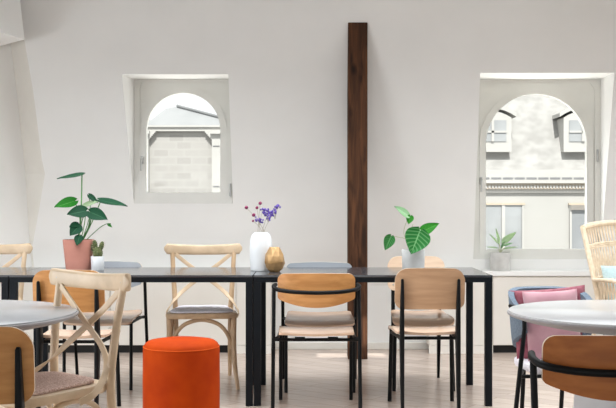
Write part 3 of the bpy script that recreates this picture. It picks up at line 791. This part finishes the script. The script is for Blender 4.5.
for s in (-1, 1):
    bm = B(); ap = [(s*0.30, 0.20, 0.665), (s*0.325, 0.0, 0.672), (s*0.33, -0.2, 0.665), (s*0.31, -0.31, 0.64)]
    path = spline(ap, 6); sweep(bm, path, rrect(0.012, 0.03, 0.01), None, Vector((0, 0, 1))); obj('armrest', bm, 'rattan', t)
    bm = B()
    for k in range(18):
        p = path[k]; q = Vector((s*0.29, p.y*1.0, 0.41))
        for dd in (-0.03, 0.03): tube(bm, [p, Vector((q.x, max(-0.3, min(0.22, q.y+dd)), q.z))], 0.0045, 5)
    tube(bm, [(s*0.312, 0.2, 0.53), (s*0.312, -0.29, 0.53)], 0.006, 6)
    obj('arm_weave', bm, 'rattan', t)
    for y, yb in ((-0.29, -0.31), (0.24, 0.29)):
        bm = B(); tube(bm, [(s*0.29, yb, 0), (s*0.285, y, 0.40)] + ([(s*0.31, -0.30, 0.65)] if y < 0 else []), 0.016, 8); obj('leg', bm, 'rattan', t)
o = place_cushion('cushion', 0.46, 0.34, 0.10, 'aqua', (0, 0, 0), (0, 0, 0), 'pale aqua linen cushion on the rattan chair')
o.matrix_world = Matrix.Translation((2.165, 6.21, 0)) @ Matrix.Rotation(RZ, 4, 'Z') @ Matrix.Translation((-0.055, 0.135, 0.59)) @ Matrix.Rotation(R(-14), 4, 'X')

# ------------------------------------------------------------------ plants and vases on the tables
ZT = 0.74
def stem(parent, pts, r, mat='stem', name='stem'):
    bm = B(); tube(bm, pts, r, 6, 5); return obj(name, bm, mat, parent)
# pink pot with large-leaved plant
Yp = 6.08; px_, x0 = 0, WX(78.5, 6.08)
t = thing('potted_monstera', 'large dark-leaved plant in a terracotta pink pot on the left long table', 'potted plant', (x0, Yp, ZT))
h = 0.185
bm = B(); lathe(bm, [(0, 0), (0.072, 0), (0.075, 0.003), (0.094, h-0.002), (0.093, h), (0.087, h), (0.083, h-0.03), (0, h-0.03)], 48); obj('pot', bm, 'terra', t)
bm = B(); lathe(bm, [(0, h-0.03), (0.083, h-0.029), (0.05, h-0.018), (0, h-0.016)], 32); obj('soil', bm, 'soil', t)
def LP(px, py, dy=0.0):
    return W(px, py, Yp+dy)-Vector((x0, Yp, ZT))
zs = h-0.02
def mleaf(b, tp, w, nrm, mat, dyb=0, dyt=0, **k): return leaf('leaf', LP(*b, dyb), LP(*tp, dyt), w, nrm, mat, t, **k)
mleaf((82, 174.5), (57, 178.5), 0.15, (0.15, -0.18, 1), 'leafdark', 0.0, -0.02, droop=0.02, cup=0.05)
stem(t, [(0.0, 0, zs), LP(81, 215), LP(82, 174.5)], 0.004)
mleaf((75, 201), (54.5, 207), 0.085, (0.0, -0.8, 0.6), 'leafbright', 0.02, -0.05, droop=0.03)
stem(t, [(-0.01, 0.01, zs), LP(80, 220, 0.02), LP(75, 201, 0.02)], 0.0032)
mleaf((86, 211), (67, 214.5), 0.09, (0, -0.9, 0.45), 'leafdark', -0.02, -0.09, droop=0.02)
stem(t, [(0.0, -0.02, zs), LP(81, 225, -0.02), LP(85, 211.5, -0.02)], 0.0032)
mleaf((90, 212), (107.5, 219.5), 0.085, (0, -0.9, 0.5), 'leafdark', -0.02, -0.08, droop=0.03)
stem(t, [(0.01, -0.02, zs), LP(88, 228, -0.02), LP(90.5, 212, -0.02)], 0.0032)
mleaf((100, 200), (127.5, 206), 0.10, (-0.1, -0.28, 0.95), 'leafdark', 0.01, -0.03, droop=0.02, cup=0.08)
stem(t, [(0.02, 0.0, zs), LP(92, 222, 0.0), LP(101, 200.5, 0.01)], 0.0032)
mleaf((84, 205.5), (98, 202), 0.06, (0.1, -0.6, 0.8), 'leafpale', 0.05, 0.02, droop=0.02)
mleaf((89, 195), (98, 203), 0.035, (-0.5, -0.4, 0.7), 'leafdark', 0.06, 0.04, droop=0.02)
stem(t, [(0.005, 0.03, zs), LP(85, 220, 0.05), LP(85, 205.5, 0.05)], 0.0028)
stem(t, [(0.012, 0.03, zs), LP(90, 214, 0.06), LP(89, 195.5, 0.06)], 0.0024)
mleaf((78, 224), (69.5, 227), 0.055, (0, -0.7, 0.7), 'leafdark', -0.04, -0.08, droop=0.05)
mleaf((79, 226), (70, 235.5), 0.075, (0, -1, 0.2), 'leafdark', -0.06, -0.10, droop=0.05)
mleaf((79.5, 236), (77, 245.5), 0.055, (0, -1, 0.2), 'leafdark', -0.08, -0.11, droop=0.04)
stem(t, [(-0.005, -0.03, zs), LP(80, 232, -0.05), LP(79, 225, -0.05)], 0.0026)
stem(t, [(0.03, 0.0, zs), LP(97, 230, 0.0), LP(105, 224.5, 0.0), LP(111, 223.5, 0.0)], 0.0024)
mleaf((108, 224), (112, 227), 0.02, (0, -0.7, 0.7), 'leafbright', 0, 0)
for a, b, c in ((88, 224, 212), (92, 216, 0), (93, 0, 0)):
    pass
stem(t, [(0.012, -0.01, zs), LP(88, 230, -0.01), LP(93, 211, 0.02)], 0.003)

# cactus in a white pot
Yc = 6.04; xc = WX(97.6, Yc)
t = thing('potted_cactus', 'small dark green cactus in a white square pot beside the pink pot', 'potted plant', (xc, Yc, ZT))
bm = B(); lathe(bm, [(0, 0), (0.035, 0), (0.038, 0.004), (0.0405, 0.084), (0.0395, 0.086), (0.036, 0.086), (0.035, 0.074), (0, 0.074)], 40); obj('pot', bm, 'white_cer', t)
bm = B(); lathe(bm, [(0, 0.074), (0.035, 0.075), (0, 0.078)], 24); obj('soil', bm, 'soil', t)
def cpad(c, r, tilt, name):
    bm = B(); ribs = 9
    prof = [(r[0]*math.sin(PI*k/14), r[1]*(1-math.cos(PI*k/14))) for k in range(15)]
    lathe(bm, prof, 54, (0, 0, 0), lambda a, z: 1+0.09*math.cos(ribs*a))
    mt = Matrix.Translation(c) @ Matrix.Rotation(tilt, 4, 'Y'); bmesh.ops.transform(bm, matrix=mt, verts=bm.verts)
    o = obj(name, bm, 'cactus', t)
    bs = B()
    for i in range(ribs):
        for k in range(2, 13, 2):
            a = 2*PI*i/ribs; rr = r[0]*math.sin(PI*k/14)*1.07; p = mt @ Vector((rr*math.cos(a), rr*math.sin(a), r[1]*(1-math.cos(PI*k/14))))
            n_ = (mt.to_3x3() @ Vector((math.cos(a), math.sin(a), 0.3))).normalized()
            tube(bs, [p, p+n_*0.008], 0.0007, 3)
    obj('spines', bs, 'spine', o); return o
cpad((0.001, 0, 0.070), (0.028, 0.036), 0, 'stem')
cpad((-0.012, 0.004, 0.122), (0.0145, 0.031), R(-8), 'lobe')
cpad((0.016, -0.006, 0.118), (0.0135, 0.030), R(16), 'lobe')
cpad((-0.019, 0.012, 0.105), (0.012, 0.028), R(-20), 'lobe')

# white ribbed vase and its dried flowers
Yv = 6.02; xv = WX(261, Yv)
bm = B()
lathe(bm, [(0, 0.0), (0.058, 0.0), (0.062, 0.004), (0.067, 0.06), (0.068, 0.13), (0.064, 0.185), (0.056, 0.212), (0.045, 0.226), (0.036, 0.230), (0.033, 0.228), (0.036, 0.215), (0.05, 0.18), (0.055, 0.02), (0, 0.012)], 120, (0, 0, 0), lambda a, z: 1+0.012*abs(math.cos(18*a)) if 0.01 < z < 0.222 else 1)
o = obj('vase', bm, 'white_cer'); o.location = (xv, Yv, ZT); tag(o, 'white ribbed vase holding dried flowers on the long table', 'vase')
def FP(px, py, dy=0.0): return W(px, py, Yv+dy)
mouth = Vector((xv, Yv, ZT+0.226))
def vflower(name, label, group, head, hp, i):
    a = i*1.9; m0 = Vector((xv+0.016*math.cos(a), Yv+0.016*math.sin(a), ZT+0.10)); m1 = mouth+Vector((0.022*math.cos(a), 0.022*math.sin(a), 0.0))
    t = thing(name, label, 'dried flower', m0, 0, group)
    mid = m1.lerp(hp, 0.5)+Vector((0, 0, 0.012))
    bm = B(); tube(bm, [Vector((0, 0, 0)), m1-m0, mid-m0, hp-m0], 0.0011, 5, 5); obj('stem', bm, 'drystem', t)
    head(t, hp-m0, i)
def globe(r):
    def f(t, p, i):
        bm = B(); bmesh.ops.create_icosphere(bm, subdivisions=3, radius=r)
        for v in bm.verts: v.co *= 1+0.14*math.sin(v.co.x*2600)*math.sin(v.co.y*2300+1)*math.sin(v.co.z*2500+2); v.co += p
        obj('flower_head', bm, 'globe', t)
    return f
g5 = 'plum globe flowers in the white vase'
for i, (px, py, dy, r, lab) in enumerate([(246.4, 207.5, -0.02, 0.0105, 'plum globe flower reaching furthest left out of the white vase'),
        (257, 207.8, 0.02, 0.009, 'plum globe flower just right of and below the topmost flower head, above the vase'),
        (260.2, 203.2, 0.0, 0.0105, 'topmost plum globe flower above the white vase'),
        (253.7, 215, -0.03, 0.011, 'plum globe flower midway up on the left of the bunch'),
        (253.0, 221, 0.01, 0.007, 'lowest and smallest plum globe flower in the white vase')]):
    if i == 1: lab = 'plum globe flower second from the top, beside the violet blossoms'
    vflower('globe_flower', lab, g5, globe(r), FP(px, py, dy), i)
def statice(pts):
    def f(t, p, i):
        rnd = random.Random(i); bm = B()
        for q in pts:
            c = FP(*q)-Vector(t.location)
            for k in range(9):
                d = Vector((rnd.uniform(-1, 1), rnd.uniform(-1, 1), rnd.uniform(-1, 1)))*0.013
                ellip(bm, c+d, (0.0055, 0.0055, 0.0065), None, 7, 5)
        obj('blossom', bm, 'statice', t)
        bm = B()
        for q in pts: c = FP(*q)-Vector(t.location); tube(bm, [p-Vector((0, 0, 0.05)), (p+c)/2-Vector((0, 0, 0.012)), c], 0.0009, 4, 3)
        obj('twig', bm, 'drystem', t)
    return f
g6 = 'violet statice sprigs in the white vase'
vflower('statice_sprig', 'dense violet statice sprig in the middle of the white vase', g6, statice([(267, 210.5), (269, 214, -0.01), (265.5, 214.5, 0.01), (268.5, 218, -0.02), (271.5, 213.5)]), FP(268, 214), 6)
vflower('statice_sprig', 'violet statice sprig arching furthest right from the white vase', g6, statice([(272.5, 213.5, 0.01), (274.5, 212), (276, 207.5), (278.5, 207, 0.01)]), FP(275, 211), 7)
vflower('statice_sprig', 'small violet statice sprig low on the left of the white vase', g6, statice([(257.5, 219.3), (262.5, 210.5, 0.02), (261, 221, 0.01)]), FP(260, 217), 8)

# gold faceted vase
Yg = 5.92; xg = WX(274.6, Yg)
bm = B(); rnd = random.Random(3); n = 9; rings = []
prof = [(0.030, 0.0), (0.050, 0.022), (0.062, 0.055), (0.055, 0.098), (0.036, 0.134), (0.030, 0.146)]
for j, (r, z) in enumerate(prof):
    rings.append([bm.verts.new((r*math.cos(2*PI*(k+0.5*(j % 2))/n), r*math.sin(2*PI*(k+0.5*(j % 2))/n), z+(rnd.uniform(-0.008, 0.008) if 0 < j < 5 else 0))) for k in range(n)])
for j in range(len(rings)-1):
    a, b = rings[j], rings[j+1]
    for k in range(n):
        k1 = (k+1) % n
        if j % 2 == 0: bm.faces.new((a[k], a[k1], b[k])); bm.faces.new((a[k1], b[k1], b[k]))
        else: bm.faces.new((a[k], a[k1], b[k1])); bm.faces.new((a[k], b[k1], b[k]))
inn = [bm.verts.new((0.024*math.cos(2*PI*(k+0.5)/n), 0.024*math.sin(2*PI*(k+0.5)/n), 0.145)) for k in range(n)]
inb = [bm.verts.new((0.024*math.cos(2*PI*(k+0.5)/n), 0.024*math.sin(2*PI*(k+0.5)/n), 0.06)) for k in range(n)]
for k in range(n):
    k1 = (k+1) % n; bm.faces.new((rings[-1][k], rings[-1][k1], inn[k1], inn[k])); bm.faces.new((inn[k], inn[k1], inb[k1], inb[k]))
bm.faces.new(rings[0][::-1]); bm.faces.new(inb)
o = obj('vase', bm, 'gold', smooth=False); o.location = (xg, Yg, ZT); tag(o, 'gold faceted vase beside the white ribbed vase', 'vase')

# concrete pot with striped leaves
Yp = 6.0; x0 = WX(413.3, Yp)
t = thing('potted_peperomia', 'striped-leaf green plant in a pale concrete pot on the right long table', 'potted plant', (x0, Yp, ZT))
h = 0.128
bm = B(); lathe(bm, [(0, 0), (0.064, 0), (0.066, 0.003), (0.069, h-0.003), (0.067, h), (0.060, h), (0.058, h-0.022), (0, h-0.022)], 48); obj('pot', bm, 'concrete', t)
bm = B(); lathe(bm, [(0, h-0.022), (0.058, h-0.021), (0.03, h-0.013), (0, h-0.012)], 32); obj('soil', bm, 'soil', t)
zs = h-0.015
def stemP(*pts, r=0.002): stem(t, [Vector((0, 0, zs))]+[LP(*p) for p in pts], r, 'palestem')
mleaf((408, 215.5), (394.5, 206.5), 0.062, (0.35, -0.75, 0.55), 'leafmint', 0, -0.05, droop=0.02)
mleaf((410.5, 216), (408.5, 224), 0.046, (0, -1, 0.2), 'leaflime', 0, -0.02, droop=0.05)
stemP((404.5, 236), (405, 226), (409.5, 216), r=0.0018)
mleaf((421.5, 232), (439, 223.5), 0.075, (-0.2, -0.85, 0.5), 'leaflime', 0, -0.03, droop=0.03)
stemP((412, 238), (416, 232), (421.5, 232), r=0.0018)
mleaf((420, 231), (411, 254), 0.155, (0, -1, 0.15), 'leafstripe', -0.06, -0.11, droop=0.06, heart=0.12)
stemP((414, 242), (417, 228, -0.03), (419.5, 232, -0.055), r=0.0018)
mleaf((391, 236.5), (385, 250), 0.068, (0.1, -1, 0.15), 'leafstripe', -0.01, -0.03, droop=0.05)
stemP((407, 240), (398, 237), (391, 236.5), r=0.0018)
mleaf((416, 229.5), (423, 232), 0.028, (0, -0.7, 0.7), 'leafmint', 0.0, -0.02)
stemP((411, 232), (413, 224), r=0.0014)

# grey pot with a slender plant on the ledge
Yp = 7.73; ZB = 0.626; x0 = WX(500.2, Yp); ZS = ZT; ZT = ZB
t = thing('potted_spathe', 'thin-leaved plant in a grey pot on the ledge under the large window', 'potted plant', (x0, Yp, ZB))
h = 0.142
bm = B(); lathe(bm, [(0, 0), (0.074, 0), (0.076, 0.003), (0.079, h-0.003), (0.077, h), (0.069, h), (0.067, h-0.022), (0, h-0.022)], 48); obj('pot', bm, 'greypot', t)
bm = B(); lathe(bm, [(0, h-0.022), (0.067, h-0.02), (0.03, h-0.008), (0, h-0.006)], 32); obj('soil', bm, 'soil', t)
zs = h-0.012
for b, tp, w, mt, dy in (((502, 243), (516, 232), 0.055, 'leafpale', -0.03), ((499.5, 243), (496, 228), 0.022, 'leafpale', 0.02),
        ((499, 244), (489.5, 233.5), 0.02, 'leafpale', -0.02), ((498, 248), (487, 246.5), 0.016, 'leafpale', -0.04),
        ((503, 246), (513, 242.5), 0.018, 'leafmint', 0.02), ((503.5, 248.5), (518, 246.5), 0.018, 'leafpale', -0.04), ((501, 248), (505, 241), 0.02, 'leafmint', -0.05)):
    leaf('leaf', LP(*b), LP(*tp, dy), w, (0, -0.8, 0.6), mt, t, heart=0.0, droop=0.05, point=0.8)
    stem(t, [(0, 0, zs), (LP(*b)+Vector((0, 0, zs)))*0.5, LP(*b)], 0.0022, 'palestem')
ZT = ZS

# ------------------------------------------------------------------ across the street
YB = 15.5
bt = thing('slate_roof_building', 'pale building across the street with slate roof and dormers, seen through the right window', 'building', (WX(536, YB), YB, -3.0))
bl = Vector((WX(536, YB), YB, -3.0))
def Q(px, py, dy=0.0): return W(px, py, YB+dy)-bl
def rect(bm, px0, px1, py0, py1, d0, d1):       # real box on the facade
    a, b = W(px0, py1, YB)-bl, W(px1, py0, YB)-bl
    return b2(bm, a.x, b.x, d0, d1, a.z, b.z)
WL, WRt = 420, 760
bm = B(); a, b = Q(WL, 190), Q(WRt, 190); b2(bm, a.x, b.x, 0, 3.2, 0, a.z)
obj('facade', bm, 'facade', bt, False)
bm = B(); rect(bm, WL, WRt, 170, 182.5, -0.13, 0.3); rect(bm, WL, WRt, 181.6, 183.4, -0.17, 0.0); rect(bm, WL, WRt, 189, 192.5, -0.06, 0.0); obj('cornice', bm, 'white_stone', bt, False)
bm = B(); rect(bm, WL, WRt, 183.4, 189.2, -0.10, 0.0); obj('frieze', bm, 'dentil', bt, False)
bm = B(); x = WL
while x < WRt: rect(bm, x, x+1.9, 185.2, 188.4, -0.12, -0.10); x += 3.2
obj('dentils', bm, 'white_stone', bt, False)
bm = B(); x = 482.5
for k in range(-5, 20): rect(bm, 489.5+11.7*k, 499.6+11.7*k, 177.6, 179.6, -0.136, -0.12)
obj('gutter_slots', bm, 'gutter', bt, False)
bm = B(); z0_, z1_ = Q(0, 170).z, Q(0, 68).z+0.2; a, b = Q(WL, 170).x, Q(WRt, 170).x
vs = [bm.verts.new(v) for v in ((a, 0.0, z0_), (b, 0.0, z0_), (b, 0.85, z1_), (a, 0.85, z1_), (a, 3.2, z0_), (b, 3.2, z0_), (b, 2.4, z1_), (a, 2.4, z1_))]
for f in ((0, 1, 2, 3), (4, 7, 6, 5), (3, 2, 6, 7), (0, 3, 7, 4), (1, 5, 6, 2)): bm.faces.new([vs[i] for i in f])
obj('slate_roof', bm, 'slate', bt, False)
def dormer(px0, px1, py0, py1):
    bm = B(); a, b = Q(px0, py1), Q(px1, py0); xc = (a.x+b.x)/2; hw = (b.x-a.x)/2
    out = [(a.x, a.z), (b.x, a.z)]
    for k in range(9):
        u = 1-2*k/8; out.append((xc+hw*u, b.z+0.10*(1-u*u)-0.06))
    vs = [bm.verts.new((x, -0.04, z)) for x, z in out]; ws = [bm.verts.new((x, 0.9, z)) for x, z in out]
    bm.faces.new(vs); bm.faces.new(ws[::-1])
    for k in range(len(out)): bm.faces.new((vs[k], vs[(k+1) % len(out)], ws[(k+1) % len(out)], ws[k]))
    d = obj('dormer', bm, 'white_stone', bt, False)
    bm = B(); ty = b.z-0.02
    w2 = hw+0.07; top = [(xc+w2*(1-2*k/8), b.z+0.13*(1-(1-2*k/8)**2)-0.05) for k in range(9)]
    v1 = [bm.verts.new((x, -0.08, z)) for x, z in top]; v2 = [bm.verts.new((x, -0.08, z+0.06)) for x, z in top]
    v3 = [bm.verts.new((x, 0.9, z)) for x, z in top]; v4 = [bm.verts.new((x, 0.9, z+0.06)) for x, z in top]
    for k in range(8):
        for p, q in ((v1, v2), (v2, v4), (v4, v3), (v3, v1)): bm.faces.new((p[k], p[k+1], q[k+1], q[k]))
    for k in (0, 8): bm.faces.new((v1[k], v2[k], v4[k], v3[k]))
    obj('dormer_cap', bm, 'white_stone', d, False)
    bm = B(); b2(bm, xc-hw*0.72, xc+hw*0.72, -0.055, -0.035, a.z+0.16, b.z-0.10); obj('dormer_pane', bm, 'dimglass', d, False)
    bm = B(); b2(bm, xc-0.02, xc+0.02, -0.075, -0.055, a.z+0.16, b.z-0.10); b2(bm, xc-hw*0.72, xc+hw*0.72, -0.075, -0.055, (a.z+b.z)/2, (a.z+b.z)/2+0.03); obj('glazing_bar', bm, 'white_stone', d, False)
for p0, p1 in ((473, 511), (563, 601), (653, 691)): dormer(p0, p1, 114, 152)
def fwin(px0, px1, py0, py1):
    bm = B(); rect(bm, px0, px1, py0, py1, -0.02, 0.01); wd = obj('window', bm, 'dimglass', bt, False)
    bm = B(); a, b = Q(px0, py1), Q(px1, py0)
    m_ = (px0+px1)/2
    rect(bm, m_-1.6, m_+1.6, py0+1, py1, -0.06, -0.02)
    for p in (px0, px1-2): rect(bm, p, p+2, py0+1, py1, -0.05, -0.02)
    obj('window_frame', bm, 'white_stone', wd, False)
    bm = B(); rect(bm, px0-1, px1+1, py0-1.5, py0+0.5, -0.05, 0.0); obj('lintel', bm, 'dentil', wd, False)
    return wd
fwin(482, 523.5, 204.5, 262); 
w_ = fwin(569, 611, 204.5, 262)
bm = B(); rect(bm, 569.5, 610.5, 205, 210, -0.08, -0.05); obj('blind_box', bm, 'shade', w_, False)
fwin(656, 698, 204.5, 262)

# stone building in the left window
YB = 17.0
bl = Vector((WX(184, YB), YB, -3.0))
bt = thing('stone_gable_building', 'pale stone building with a zinc roof, seen through the left window', 'building', bl)
bm = B(); a, b = Q(60, 131), Q(260, 131); b2(bm, a.x, b.x, 0, 3.0, 0, a.z); obj('stone_wall', bm, 'stone', bt, False)
bm = B(); rect(bm, 58, 262, 129.3, 131.5, -0.10, 0.0); rect(bm, 56, 264, 125.8, 127.6, -0.14, 0.0); rect(bm, 57, 263, 127.6, 129.3, -0.11, 0.0); obj('cornice', bm, 'white_stone', bt, False)
for p0, p1 in ((143, 149.5), (212.5, 221.5)):
    bm = B(); rect(bm, p0, p1, 134, 320, -0.12, 0.0); pl = obj('pilaster', bm, 'white_stone', bt, False)
    bm = B(); s = 1 if p0 < 180 else -1
    rect(bm, p0-1.5, p1+1.5, 131.5, 134.5, -0.2, 0.0)
    e = p1 if s > 0 else p0
    for k in range(5): rect(bm, min(e, e+s*(7-1.4*k)), max(e, e+s*(7-1.4*k)), 131.5+k*1.6, 133.1+k*1.6, -0.12, 0.0)
    obj('corbel', bm, 'white_stone', pl, False)
    bm = B(); rect(bm, p0+1.2, p1-1.2, 146, 147, -0.13, -0.11); rect(bm, p0+1.2, p1-1.2, 186, 187, -0.13, -0.11); obj('groove', bm, 'gutter', pl, False)
bm = B()
poly = [(58, 126), (110, 118), (150, 119.5), (163, 106.5), (176, 104), (222, 117.2), (262, 126)]
f1 = [bm.verts.new(Q(px, py)+Vector((0, 0.4*(126-py)/22, 0))) for px, py in poly]
f2 = [bm.verts.new(v.co+Vector((0, 2.0, 0))) for v in f1]
bm.faces.new(f1)
bm.faces.new(f2[::-1])
for k in range(len(f1)): bm.faces.new((f1[k], f1[(k+1) % len(f1)], f2[(k+1) % len(f1)], f2[k]))
rf = obj('zinc_roof', bm, 'zinc', bt, False)
bm = B(); tube(bm, [Q(174, 103.5)+Vector((0, 0.36, 0)), Q(222, 117)+Vector((0, 0.12, 0)), Q(263, 126)], 0.02, 6); obj('roof_edge', bm, 'ridge', rf)
bm = B(); b2(bm, -40, 40, 9.5, 60, -3.2, -3.0); struct(obj('ground', bm, 'asphalt', smooth=False))

# ------------------------------------------------------------------ camera, light
cam = bpy.data.cameras.new('camera'); co = bpy.data.objects.new('camera', cam); C.objects.link(co)
co.location = (0, 0, CAMH); co.rotation_euler = (R(90), 0, 0); cam.lens = F/616*36.0; cam.sensor_width = 36; cam.clip_start = 0.05
bpy.context.scene.camera = co
sun = bpy.data.lights.new('sun', 'SUN'); so = bpy.data.objects.new('sun', sun); C.objects.link(so)
sun.energy = 5.0; sun.angle = R(0.6); sun.color = (1.0, 0.985, 0.96)
so.rotation_euler = (R(45), 0, 0)
def area(name, loc, rot, sx, sy, e, col=(1, 1, 1)):
    l = bpy.data.lights.new(name, 'AREA'); o = bpy.data.objects.new(name, l); C.objects.link(o)
    l.shape = 'RECTANGLE'; l.size = sx; l.size_y = sy; l.energy = e; l.color = col; o.location = loc; o.rotation_euler = rot
    return o
cl = area('ceiling_fill', (0.0, 5.4, CE-0.03), (0, 0, 0), 5.0, 2.2, 112, (0.92, 0.965, 1.0)); cl.data.spread = R(128)  # added fill, no lamp hangs here; brightens floor, tops and lower wall
area('rear_fill', (-0.8, YR+0.05, 0.9), (R(90), 0, 0), 9.5, 1.6, 52, (0.90, 0.955, 1.0))  # unseen fill added inside the rear wall for more frontal light
rl = area('right_fill', (XR-0.05, 5.6, 1.0), (0, R(70), 0), 1.1, 3.0, 38, (0.90, 0.955, 1.0)); rl.data.spread = R(120)  # added side fill out of view; the right wall has no window
ll = area('left_fill', (-4.4, 3.2, 1.0), (0, R(-72), R(25)), 1.1, 2.0, 50, (0.90, 0.955, 1.0)); ll.data.spread = R(120)  # added fill out of view at left, with no window behind it
area('sill_fill', ((fr1[0].x+fr1[1].x)/2, FD1+0.30, fr1[0].z-0.05), (R(180+14), 0, 0), 0.75, 0.4, 9, (1, 1, 0.98))  # fill hidden outside below the sill, added to brighten reveals and soffit
area('sill_fill', ((fr2[0].x+fr2[1].x)/2, FD2+0.30, fr2[0].z-0.05), (R(180+14), 0, 0), 1.0, 0.4, 20, (1, 1, 0.98))  # same hidden fill, added under the large right window
w = bpy.data.worlds.new('world'); bpy.context.scene.world = w; w.use_nodes = True
bg = w.node_tree.nodes['Background']; bg.inputs[0].default_value = (0.96, 0.985, 1.0, 1); bg.inputs[1].default_value = 1.1
vs_ = bpy.context.scene.view_settings
vs_.view_transform = 'Standard'; vs_.look = 'None'; vs_.gamma = 1; vs_.exposure = 0.20; vs_.use_curve_mapping = False
bpy.context.scene.cycles.use_denoising = True
bpy.context.scene.cycles.max_bounces = 10
